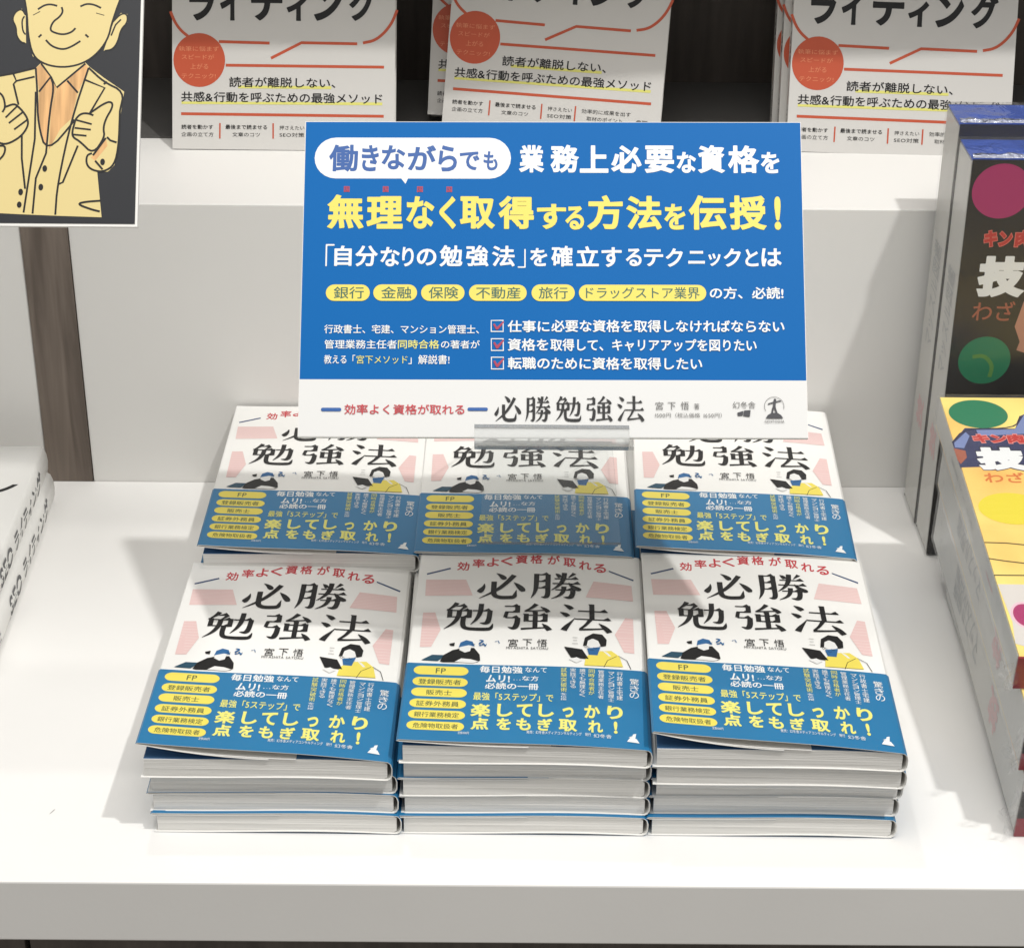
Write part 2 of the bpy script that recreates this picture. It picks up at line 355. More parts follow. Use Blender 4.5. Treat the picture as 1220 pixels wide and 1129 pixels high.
COVER=[
('T', '効', 21.1, 168.3, 28.1, 178.0, 'red', 0.02),
('T', '率', 29.9, 171.7, 36.9, 181.4, 'red', 0.02),
('T', 'よ', 38.1, 173.2, 45.2, 183.0, 'red', 0.02),
('T', 'く', 46.2, 174.5, 53.4, 184.3, 'red', 0.02),
('T', '資', 54.8, 176.6, 61.9, 186.4, 'red', 0.02),
('T', '格', 63.4, 176.9, 70.6, 186.8, 'red', 0.02),
('T', 'が', 73.4, 176.4, 80.6, 186.2, 'red', 0.02),
('T', '取', 82.7, 174.2, 89.9, 184.0, 'red', 0.02),
('T', 'れ', 91.7, 171.2, 98.9, 181.0, 'red', 0.02),
('T', 'る', 100.2, 168.7, 107.4, 178.4, 'red', 0.02),
('P', 'navy', [(4.3, 162.6), (3.9, 164.1), (17.2, 171.2), (17.6, 169.7)]),
('P', 'navy', [(108.8, 171.7), (109.1, 170.2), (122.9, 161.4), (123.2, 162.9)]),
('P', 'pink', [(4.0, 157.3), (26.9, 158.2), (31.4, 141.3), (4.6, 139.6)]),
('P', 'pink', [(100.0, 158.7), (121.7, 156.2), (122.3, 139.7), (95.5, 141.5)]),
('P', 'pink', [(4.6, 121.4), (11.3, 122.0), (15.4, 104.3), (11.2, 86.8), (5.1, 86.3)]),
('P', 'pink', [(117.5, 121.7), (121.8, 121.1), (121.7, 86.7), (116.1, 87.4), (111.4, 104.2)]),
('M', '必', 33.6, 137.4, 61.2, 165.6),
('M', '勝', 64.3, 138.5, 93.0, 167.3),
('M', '勉', 16.9, 104.0, 44.2, 133.2),
('M', '強', 49.5, 104.9, 76.8, 133.2),
('M', '法', 81.0, 104.8, 110.1, 133.7),
('T', '宮', 53.0, 88.7, 58.3, 95.9, 'ink', 0),
('T', '下', 60.8, 89.3, 66.0, 96.1, 'ink', 0),
('T', '悟', 68.8, 89.0, 74.2, 96.3, 'ink', 0),
('T', 'MIYASHITA SATORU', 52.1, 86.1, 74.8, 88.4, 'ink', 0),
('R', 3.4, 59.3, 32.6, 67.6, 'yellow'),
('T', 'FP', 15.2, 60.8, 20.5, 65.8, 'pilltext', 0.01),
('R', 3.5, 48.8, 32.7, 56.9, 'yellow'),
('T', '登録販売者', 6.6, 50.3, 29.2, 55.2, 'pilltext', 0.01),
('R', 3.5, 38.9, 32.7, 46.9, 'yellow'),
('T', '販売士', 11.3, 40.4, 24.8, 45.2, 'pilltext', 0.01),
('R', 3.3, 28.7, 32.7, 36.6, 'yellow'),
('T', '証券外務員', 6.8, 30.1, 29.1, 34.9, 'pilltext', 0.01),
('R', 3.3, 18.7, 32.7, 26.4, 'yellow'),
('T', '銀行業務検定', 6.3, 20.1, 29.6, 24.8, 'pilltext', 0.01),
('R', 3.2, 8.8, 32.7, 16.4, 'yellow'),
('T', '危険物取扱者', 6.4, 10.2, 29.6, 14.8, 'pilltext', 0.01),
('T', '毎日勉強', 38.6, 62.5, 61.5, 69.2, 'white', 0.02),
('T', 'なんて', 62.9, 63.9, 74.4, 68.7, 'white', 0.01),
('T', 'ムリ!', 42.3, 53.7, 54.9, 60.6, 'white', 0.03),
('T', '…な方', 56.8, 55.7, 70.1, 60.4, 'white', 0.01),
('T', '必読の一冊', 41.9, 47.4, 70.2, 53.4, 'white', 0.02),
('T', '最強「5ステップ」で', 36.2, 36.9, 78.1, 44.1, 'lemon', 0.01),
('T', '楽', 35.3, 22.1, 45.7, 33.6, 'lemon', 0.035),
('T', 'し', 49.1, 22.5, 57.2, 34.0, 'lemon', 0.035),
('T', 'て', 59.2, 22.8, 67.3, 34.4, 'lemon', 0.035),
('T', 'し', 70.5, 23.2, 78.6, 34.8, 'lemon', 0.035),
('T', 'っ', 83.0, 23.5, 88.7, 32.6, 'lemon', 0.035),
('T', 'か', 94.3, 23.9, 102.5, 35.6, 'lemon', 0.035),
('T', 'り', 106.1, 24.3, 114.3, 36.0, 'lemon', 0.035),
('T', '点', 35.9, 10.5, 45.2, 21.1, 'lemon', 0.035),
('T', 'を', 49.1, 10.8, 56.6, 21.3, 'lemon', 0.035),
('T', 'も', 59.3, 10.9, 66.8, 21.5, 'lemon', 0.035),
('T', 'ぎ', 70.2, 11.1, 77.8, 21.7, 'lemon', 0.035),
('T', '取', 81.1, 11.3, 90.6, 21.9, 'lemon', 0.035),
('T', 'れ', 96.2, 11.5, 103.8, 22.1, 'lemon', 0.035),
('T', '!', 109.4, 11.7, 111.3, 22.3, 'lemon', 0.035),
('T', '驚', 118.5, 56.3, 123.5, 62.0, 'white', 0.0),
('T', 'き', 118.4, 50.1, 123.3, 55.8, 'white', 0.0),
('T', 'の', 118.2, 44.1, 123.1, 49.7, 'white', 0.0),
('T', '行', 111.8, 63.5, 115.0, 67.6, 'white', 0.0),
('T', '政', 111.7, 59.1, 114.9, 63.1, 'white', 0.0),
('T', '書', 111.6, 54.7, 114.8, 58.7, 'white', 0.0),
('T', '士', 111.5, 50.3, 114.7, 54.2, 'white', 0.0),
('T', '宅', 111.4, 45.9, 114.6, 49.9, 'white', 0.0),
('T', '建', 111.3, 41.6, 114.5, 45.5, 'white', 0.0),
('T', 'マ', 107.2, 64.1, 110.5, 67.2, 'white', 0.0),
('T', 'ン', 107.2, 60.5, 110.4, 63.6, 'white', 0.0),
('T', 'シ', 107.1, 57.0, 110.3, 60.1, 'white', 0.0),
('T', 'ョ', 107.0, 53.5, 110.2, 56.6, 'white', 0.0),
('T', 'ン', 107.0, 50.0, 110.2, 53.0, 'white', 0.0),
('T', '管', 106.9, 46.5, 110.1, 49.5, 'white', 0.0),
('T', '理', 106.8, 43.0, 110.0, 46.1, 'white', 0.0),
('T', '士', 106.8, 39.6, 109.9, 42.6, 'white', 0.0),
('T', '管', 101.8, 64.8, 105.0, 68.3, 'white', 0.0),
('T', '理', 101.8, 60.9, 105.0, 64.4, 'white', 0.0),
('T', '業', 101.7, 57.1, 104.9, 60.5, 'white', 0.0),
('T', '務', 101.7, 53.2, 104.8, 56.6, 'white', 0.0),
('T', '主', 101.6, 49.4, 104.8, 52.8, 'white', 0.0),
('T', '任', 101.5, 45.5, 104.7, 48.9, 'white', 0.0),
('T', '者', 101.5, 41.7, 104.6, 45.1, 'white', 0.0),
('T', '同', 96.8, 64.9, 100.0, 68.6, 'lemon', 0.0),
('T', '時', 96.7, 60.9, 99.9, 64.5, 'lemon', 0.0),
('T', '合', 96.7, 56.8, 99.9, 60.4, 'lemon', 0.0),
('T', '格', 96.7, 52.8, 99.8, 56.4, 'lemon', 0.0),
('T', '者', 96.6, 48.8, 99.8, 52.3, 'lemon', 0.0),
('T', 'が', 96.6, 44.8, 99.7, 48.3, 'lemon', 0.0),
('T', '誰', 91.9, 65.3, 95.1, 68.7, 'white', 0.0),
('T', 'で', 91.8, 61.5, 95.0, 64.8, 'white', 0.0),
('T', 'も', 91.8, 57.7, 95.0, 61.0, 'white', 0.0),
('T', '無', 91.8, 53.9, 95.0, 57.2, 'white', 0.0),
('T', '理', 91.8, 50.2, 94.9, 53.5, 'white', 0.0),
('T', 'な', 91.7, 46.4, 94.9, 49.7, 'white', 0.0),
('T', 'く', 91.7, 42.7, 94.8, 46.0, 'white', 0.0),
('T', '実', 86.8, 65.3, 90.0, 68.7, 'white', 0.0),
('T', '践', 86.8, 61.5, 90.0, 64.9, 'white', 0.0),
('T', 'で', 86.8, 57.7, 90.0, 61.1, 'white', 0.0),
('T', 'き', 86.8, 54.0, 90.0, 57.3, 'white', 0.0),
('T', 'る', 86.8, 50.2, 89.9, 53.5, 'white', 0.0),
('T', '試', 81.9, 64.7, 85.1, 69.0, 'lemon', 0.0),
('T', '験', 81.9, 60.1, 85.1, 64.3, 'lemon', 0.0),
('T', '突', 81.9, 55.4, 85.1, 59.6, 'lemon', 0.0),
('T', '破', 81.9, 50.8, 85.1, 55.0, 'lemon', 0.0),
('T', '術', 81.9, 46.3, 85.1, 50.4, 'lemon', 0.0),
('T', 'を', 81.9, 43.3, 85.1, 45.2, 'white', 0.0),
('T', '伝', 81.9, 41.0, 85.0, 42.9, 'white', 0.0),
('T', '授', 81.9, 38.6, 85.0, 40.5, 'white', 0.0),
('T', '発売：幻冬舎メディアコンサルティング\u3000発行', 64.7, 7.9, 97.6, 10.7, 'white', 0),
('T', '幻冬舎', 99.0, 7.0, 108.2, 10.2, 'white', 0),
('P', 'white', [(115.9, 5.4), (122.3, 4.6), (120.9, 8.1), (117.7, 9.1)]),
('P', 'white', [(118.2, 8.3), (120.2, 8.1), (120.8, 12.6), (119.2, 12.0)]),
('P', 'white', [(116.7, 9.1), (118.9, 10.4), (119.3, 9.2)]),
('T', '定価1500円', 29.8, 5.8, 35.4, 8.2, 'white', 0),
('#', 'fig left'),
('P', 'teal', [(6.7, 73.1), (12.2, 78.6), (19.8, 78.6), (15.6, 72.7)]),
('P', 'ink', [(16.8, 72.3), (18.3, 78.5), (23.0, 83.7), (27.8, 85.9), (34.6, 86.5), (37.9, 80.0), (38.4, 74.5), (36.9, 72.6), (18.7, 71.8)]),
('P', 'white2', [(26.7, 84.0), (27.1, 89.3), (33.2, 89.1), (32.6, 83.2), (29.8, 81.6)]),
('P', 'hairblue', [(26.3, 86.7), (27.0, 91.5), (30.0, 94.0), (33.5, 92.7), (34.9, 88.3), (31.4, 88.9)]),
('P', 'white2', [(24.7, 72.3), (28.2, 75.9), (33.4, 75.2), (37.5, 73.3), (34.5, 71.5)]),
('P', 'ink', [(20.9, 89.9), (23.9, 91.3), (23.8, 87.9), (21.6, 88.1)]),
('T', '?', 36.9, 88.6, 39.7, 94.7, 'hairblue', 0),
('T', '~', 38.8, 88.1, 41.3, 91.5, 'hairblue', 0),
('#', 'fig right'),
('P', 'yellow', [(94.4, 72.3), (95.3, 80.1), (99.1, 86.1), (109.2, 87.5), (113.4, 82.7), (115.3, 72.8)]),
('P', 'ink', [(93.8, 91.3), (94.9, 99.4), (99.3, 103.9), (104.4, 103.2), (106.8, 98.1), (106.4, 92.3), (103.6, 91.2), (101.8, 96.5), (98.6, 98.6), (96.4, 96.1), (95.8, 91.5)]),
('P', 'white2', [(95.8, 91.5), (96.6, 96.6), (99.3, 98.6), (102.1, 96.6), (103.3, 92.1), (101.7, 89.7), (97.9, 88.9)]),
('P', 'hairblue', [(96.0, 88.8), (103.3, 90.7), (101.6, 82.4), (97.0, 82.5)]),
('P', 'ink', [(83.5, 89.6), (93.3, 87.6), (96.9, 78.5), (87.2, 79.5)]),
('P', 'white2', [(86.0, 77.6), (90.3, 79.7), (93.4, 77.3), (90.3, 74.2)]),
('P', 'white2', [(104.1, 87.6), (107.0, 85.6), (109.1, 82.3), (107.8, 82.0)]),
('T', '三', 87.9, 92.8, 91.1, 99.0, 'gray', -0.02),
]
BOARD=[
('R', 5.3, 138.4, 108.4, 160.9, 'white'),
('P', 'white', [(50.3, 139.3), (54.9, 139.3), (53.2, 135.5)]),
('T', '働', 12.9, 142.1, 28.1, 157.0, 'bluetext', 0.028),
('T', 'き', 30.0, 142.3, 39.0, 156.8, 'bluetext', 0.028),
('T', 'な', 40.5, 143.3, 52.9, 156.7, 'bluetext', 0.028),
('T', 'が', 54.2, 142.9, 69.1, 156.7, 'bluetext', 0.028),
('T', 'ら', 70.3, 142.3, 80.1, 156.7, 'bluetext', 0.028),
('T', 'で', 81.5, 143.0, 91.9, 153.3, 'bluetext', 0.028),
('T', 'も', 94.0, 142.9, 101.4, 153.5, 'bluetext', 0.028),
('T', '業', 112.6, 141.8, 125.8, 156.9, 'white', 0.035),
('T', '務', 129.2, 141.8, 144.1, 157.1, 'white', 0.035),
('T', '上', 144.5, 141.7, 159.5, 156.8, 'white', 0.035),
('T', '必', 160.9, 141.7, 176.9, 156.8, 'white', 0.035),
('T', '要', 178.5, 141.7, 193.9, 156.8, 'white', 0.035),
('T', 'な', 195.3, 141.7, 205.4, 153.3, 'white', 0.035),
('T', '資', 206.4, 141.7, 220.6, 157.0, 'white', 0.035),
('T', '格', 222.2, 141.7, 238.6, 156.9, 'white', 0.035),
('T', 'を', 239.4, 141.6, 249.1, 153.3, 'white', 0.035),
('T', '国', 21.0, 130.9, 24.0, 134.1, 'reddot', 0.03),
('T', '国', 41.4, 130.9, 44.4, 134.1, 'reddot', 0.03),
('T', '国', 59.3, 130.9, 62.4, 134.1, 'reddot', 0.03),
('T', '国', 74.7, 130.9, 77.7, 134.0, 'reddot', 0.03),
('T', '無', 12.6, 110.9, 31.7, 129.5, 'yellow', 0.035),
('T', '理', 33.1, 110.9, 52.1, 128.7, 'yellow', 0.035),
('T', 'な', 53.9, 110.9, 68.5, 128.7, 'yellow', 0.035),
('T', 'く', 71.1, 110.9, 79.8, 128.7, 'yellow', 0.035),
('T', '取', 81.9, 110.9, 100.2, 128.7, 'yellow', 0.035),
('T', '得', 102.0, 110.9, 120.5, 128.9, 'yellow', 0.035),
('T', 'す', 122.1, 110.9, 137.3, 124.6, 'yellow', 0.035),
('T', 'る', 136.9, 110.6, 146.7, 123.4, 'yellow', 0.035),
('T', '方', 148.3, 110.6, 166.9, 129.4, 'yellow', 0.035),
('T', '法', 168.7, 110.7, 187.1, 129.1, 'yellow', 0.035),
('T', 'を', 188.5, 110.7, 199.5, 124.8, 'yellow', 0.035),
('T', '伝', 201.3, 110.7, 220.8, 129.4, 'yellow', 0.035),
('T', '授', 222.6, 110.7, 241.8, 129.4, 'yellow', 0.035),
('T', '!', 245.9, 110.7, 249.3, 128.9, 'yellow', 0.035),
('T', '「', 12.2, 90.5, 16.8, 102.5, 'white', -0.012),
('T', '自', 16.8, 90.7, 25.8, 101.7, 'white', 0.025),
('T', '分', 27.7, 90.5, 39.4, 101.7, 'white', 0.025),
('T', 'な', 40.8, 90.5, 50.8, 101.0, 'white', 0.025),
('T', 'り', 52.1, 90.5, 58.1, 101.0, 'white', 0.025),
('T', 'の', 59.7, 91.0, 69.9, 100.1, 'white', 0.025),
('T', '勉', 71.5, 90.5, 83.4, 102.0, 'white', 0.025),
('T', '強', 85.3, 90.6, 97.0, 102.0, 'white', 0.025),
('T', '法', 98.8, 90.6, 110.6, 101.8, 'white', 0.025),
('T', '」', 112.2, 89.9, 116.3, 100.1, 'white', -0.012),
('T', 'を', 118.6, 90.8, 127.5, 100.6, 'white', 0.025),
('T', '確', 129.6, 90.6, 140.8, 101.8, 'white', 0.025),
('T', '立', 142.6, 90.8, 154.3, 101.6, 'white', 0.025),
('T', 'す', 155.7, 90.4, 166.2, 101.1, 'white', 0.025),
('T', 'る', 168.3, 90.9, 176.5, 100.4, 'white', 0.025),
('T', 'テ', 177.8, 90.9, 187.7, 100.1, 'white', 0.025),
('T', 'ク', 189.0, 90.6, 197.9, 100.6, 'white', 0.025),
('T', 'ニ', 200.7, 92.3, 209.3, 99.2, 'white', 0.025),
('T', 'ッ', 211.1, 91.1, 217.5, 97.8, 'white', 0.025),
('T', 'ク', 219.1, 90.7, 228.0, 100.6, 'white', 0.025),
('T', 'と', 230.3, 90.9, 237.1, 100.2, 'white', 0.025),
('T', 'は', 238.7, 90.9, 249.1, 100.7, 'white', 0.025),
('R', 12.8, 71.9, 35.6, 80.7, 'yellow'),
('T', '銀行', 16.9, 73.1, 32.6, 79.5, 'greentext', 0.01),
('R', 37.4, 72.0, 60.1, 80.8, 'yellow'),
('T', '金融', 41.5, 73.2, 57.2, 79.6, 'greentext', 0.01),
('R', 62.2, 72.0, 84.7, 80.8, 'yellow'),
('T', '保険', 66.1, 73.2, 81.5, 79.6, 'greentext', 0.01),
('R', 87.0, 72.1, 116.9, 80.8, 'yellow'),
('T', '不動産', 90.6, 73.2, 113.7, 79.6, 'greentext', 0.01),
('R', 119.4, 72.0, 141.8, 81.0, 'yellow'),
('T', '旅行', 123.1, 73.2, 138.2, 79.6, 'greentext', 0.01),
('R', 143.9, 72.2, 209.8, 80.9, 'yellow'),
('T', 'ドラッグストア業界', 147.5, 73.4, 206.4, 79.7, 'greentext', 0.01),
('T', 'の方、必読!', 211.6, 73.4, 249.7, 79.8, 'white', 0.02),
('T', '行政書士、宅建、マンション管理士、', 12.4, 54.5, 92.3, 59.2, 'white', 0.01),
('T', '管理業務主任者', 12.7, 46.4, 50.0, 51.1, 'white', 0.01),
('T', '同時合格', 50.6, 46.5, 71.9, 51.2, 'lemon', 0.01),
('T', 'の著者が', 72.8, 46.6, 92.8, 51.0, 'white', 0.01),
('T', '教える「', 12.7, 38.4, 28.7, 43.1, 'white', 0.01),
('T', '宮下メソッド', 29.4, 38.5, 55.6, 42.9, 'lemon', 0.0),
('T', '」解説書!', 56.1, 38.3, 77.3, 43.2, 'white', 0.01),
('P', 'white', [(98.4, 61.8), (105.0, 61.9), (105.0, 61.4), (98.4, 61.4)]),
('P', 'white', [(98.4, 56.0), (105.0, 56.0), (105.1, 55.5), (98.4, 55.5)]),
('P', 'white', [(98.4, 61.4), (98.8, 61.4), (98.9, 56.0), (98.4, 56.0)]),
('P', 'white', [(104.5, 61.4), (105.0, 61.4), (105.0, 56.0), (104.6, 56.0)]),
('P', 'reddot', [(99.5, 59.5), (100.4, 60.0), (101.6, 58.1), (105.0, 61.4), (105.2, 60.5), (102.1, 56.7), (101.2, 56.7)]),
('P', 'white', [(98.5, 52.1), (105.1, 52.1), (105.1, 51.6), (98.5, 51.6)]),
('P', 'white', [(98.6, 45.9), (105.2, 45.9), (105.2, 45.4), (98.6, 45.4)]),
('P', 'white', [(98.5, 51.6), (98.9, 51.6), (99.0, 45.9), (98.6, 45.9)]),
('P', 'white', [(104.6, 51.6), (105.1, 51.6), (105.2, 45.9), (104.7, 45.9)]),
('P', 'reddot', [(99.7, 49.8), (100.6, 50.2), (101.7, 48.4), (105.1, 51.6), (105.3, 50.7), (102.2, 46.6), (101.3, 46.6)]),
('P', 'white', [(98.6, 42.3), (105.2, 42.3), (105.2, 41.8), (98.6, 41.8)]),
('P', 'white', [(98.7, 36.1), (105.3, 36.1), (105.3, 35.6), (98.7, 35.6)]),
('P', 'white', [(98.6, 41.8), (99.1, 41.8), (99.1, 36.1), (98.7, 36.1)]),
('P', 'white', [(104.8, 41.8), (105.2, 41.8), (105.3, 36.1), (104.8, 36.1)]),
('P', 'reddot', [(99.8, 39.9), (100.7, 40.4), (101.8, 38.5), (105.2, 41.8), (105.4, 40.9), (102.3, 36.8), (101.4, 36.8)]),
('T', '仕事に', 107.1, 55.3, 128.7, 61.7, 'white', 0.02),
('T', '資格を', 107.2, 45.5, 128.1, 52.0, 'white', 0.02),
('T', '転職の', 107.3, 35.7, 128.8, 42.2, 'white', 0.02),
('T', '必要な資格を取得しなければならない', 129.6, 55.5, 249.8, 62.0, 'white', 0.02),
('T', '取得して、キャリアアップを図りたい', 129.2, 45.4, 235.3, 51.9, 'white', 0.02),
('T', 'ために資格を取得したい', 129.7, 35.6, 207.2, 42.1, 'white', 0.02),


('R', 11.7, 13.4, 22.1, 15.2, 'bluebar'),
('R', 86.8, 13.8, 97.2, 15.5, 'bluebar'),
('T', '効率よく資格が取れる', 23.7, 11.8, 85.2, 17.1, 'red', 0.01),
('M', '必', 100.5, 8.1, 114.3, 21.6),
('M', '勝', 116.4, 8.1, 129.4, 21.6),
('M', '勉', 131.9, 8.2, 145.0, 21.7),
('M', '強', 147.7, 8.3, 161.2, 21.8),
('M', '法', 163.4, 8.3, 177.4, 21.8),
('T', '宮', 183.0, 14.6, 187.0, 18.7, 'gray', 0),
('T', '下', 189.3, 14.6, 193.3, 18.5, 'gray', 0),
('T', '悟', 196.0, 14.7, 200.1, 18.8, 'gray', 0),
('T', '著', 202.7, 14.9, 205.4, 17.9, 'gray', 0),
('T', '1500円（税込価格 1650円）', 182.8, 10.5, 216.8, 13.0, 'gray', -0.005),
('T', '幻冬舎', 222.5, 15.5, 234.1, 18.9, 'gray', 0),
('P', 'dark', [(224.7, 13.1), (228.0, 14.1), (227.6, 11.8), (225.1, 11.5)]),
('P', 'dark', [(228.3, 14.3), (231.6, 14.5), (231.1, 11.1), (227.8, 11.5)]),
('#', 'logo', (243.74284818719022, 17.122722664767668), (248.4381790786534, 17.140175373124478)),
]
SEO=[
('T', 'ラ', 11.5, 85.5, 28.4, 107.9, 'ink', 0.045),
('T', 'イ', 32.2, 85.7, 46.4, 108.1, 'ink', 0.045),
('T', 'テ', 53.0, 85.9, 74.1, 108.3, 'ink', 0.045),
('T', 'ィ', 76.9, 86.0, 90.7, 103.0, 'ink', 0.045),
('T', 'ン', 95.3, 86.2, 114.0, 108.6, 'ink', 0.045),
('T', 'グ', 118.9, 86.4, 136.9, 108.8, 'ink', 0.045),
('S', 'orange', [(-1.1, 91.3), (1.7, 84.5), (5.5, 79.1), (10.6, 75.0)], 1.9),
('S', 'orange', [(31.4, 71.7), (65.5, 71.1)], 1.9),
('S', 'orange', [(66.5, 61.1), (87.0, 71.6), (124.5, 71.3)], 1.9),
('S', 'orange', [(128.3, 71.9), (136.3, 73.6), (142.9, 78.9), (148.0, 85.8), (151.2, 94.0)], 1.9),
('S', 'orange', [(36.0, 56.1), (142.6, 56.0)], 1.9),
('S', 'orange', [(5.9, 23.5), (142.6, 23.3)], 1.9),
('E', 'orange', 18.2, 59.3, 17.4, 17.9),
('T', '執筆に悩まず', 4.4, 65.2, 31.4, 68.5, 'peach', 0.0),
('T', 'スピードが', 6.4, 59.8, 28.2, 63.0, 'peach', 0.0),
('T', '上がる', 12.2, 53.4, 24.2, 57.0, 'peach', 0),
('T', 'テクニック!', 6.3, 47.1, 29.3, 50.4, 'peach', 0),
('P', 'highlight', [(44.5, 42.7), (107.1, 42.9), (107.1, 41.0), (44.5, 40.8)]),
('P', 'highlight', [(6.2, 31.6), (141.6, 32.5), (141.6, 30.6), (6.2, 30.0)]),
('T', '読者が離脱しない、', 38.3, 41.6, 109.9, 48.4, 'ink', 0.012),
('T', '共感&行動を呼ぶための最強メソッド', 6.0, 31.4, 141.6, 38.3, 'ink', 0.012),
('T', '読者を動かす', 6.1, 13.3, 27.5, 16.3, 'ink', 0.01),
('T', '企画の立て方', 6.1, 8.4, 27.7, 11.3, 'ink', 0),
('T', '最後まで読ませる', 35.8, 13.5, 63.9, 16.6, 'ink', 0.01),
('T', '文章のコツ', 40.5, 8.6, 59.1, 11.5, 'ink', 0),
('T', '押さえたい', 72.3, 13.5, 89.0, 16.3, 'ink', 0),
('T', 'SEO対策', 72.3, 8.7, 89.0, 11.6, 'ink', 0),
('T', '効率的に成果を出す', 95.7, 13.5, 129.4, 16.5, 'ink', 0),
('T', '取材のポイント', 99.5, 8.8, 123.9, 11.6, 'ink', 0),
('S', 'orange', [(32.1, 17.5), (32.0, 7.2)], 1.0),
('S', 'orange', [(68.0, 17.8), (68.0, 7.5)], 1.0),
('S', 'orange', [(91.3, 18.0), (91.2, 7.7)], 1.0),
('T', 'SE', 133.3, 6.8, 141.3, 11.5, 'ink', 0.06),
]

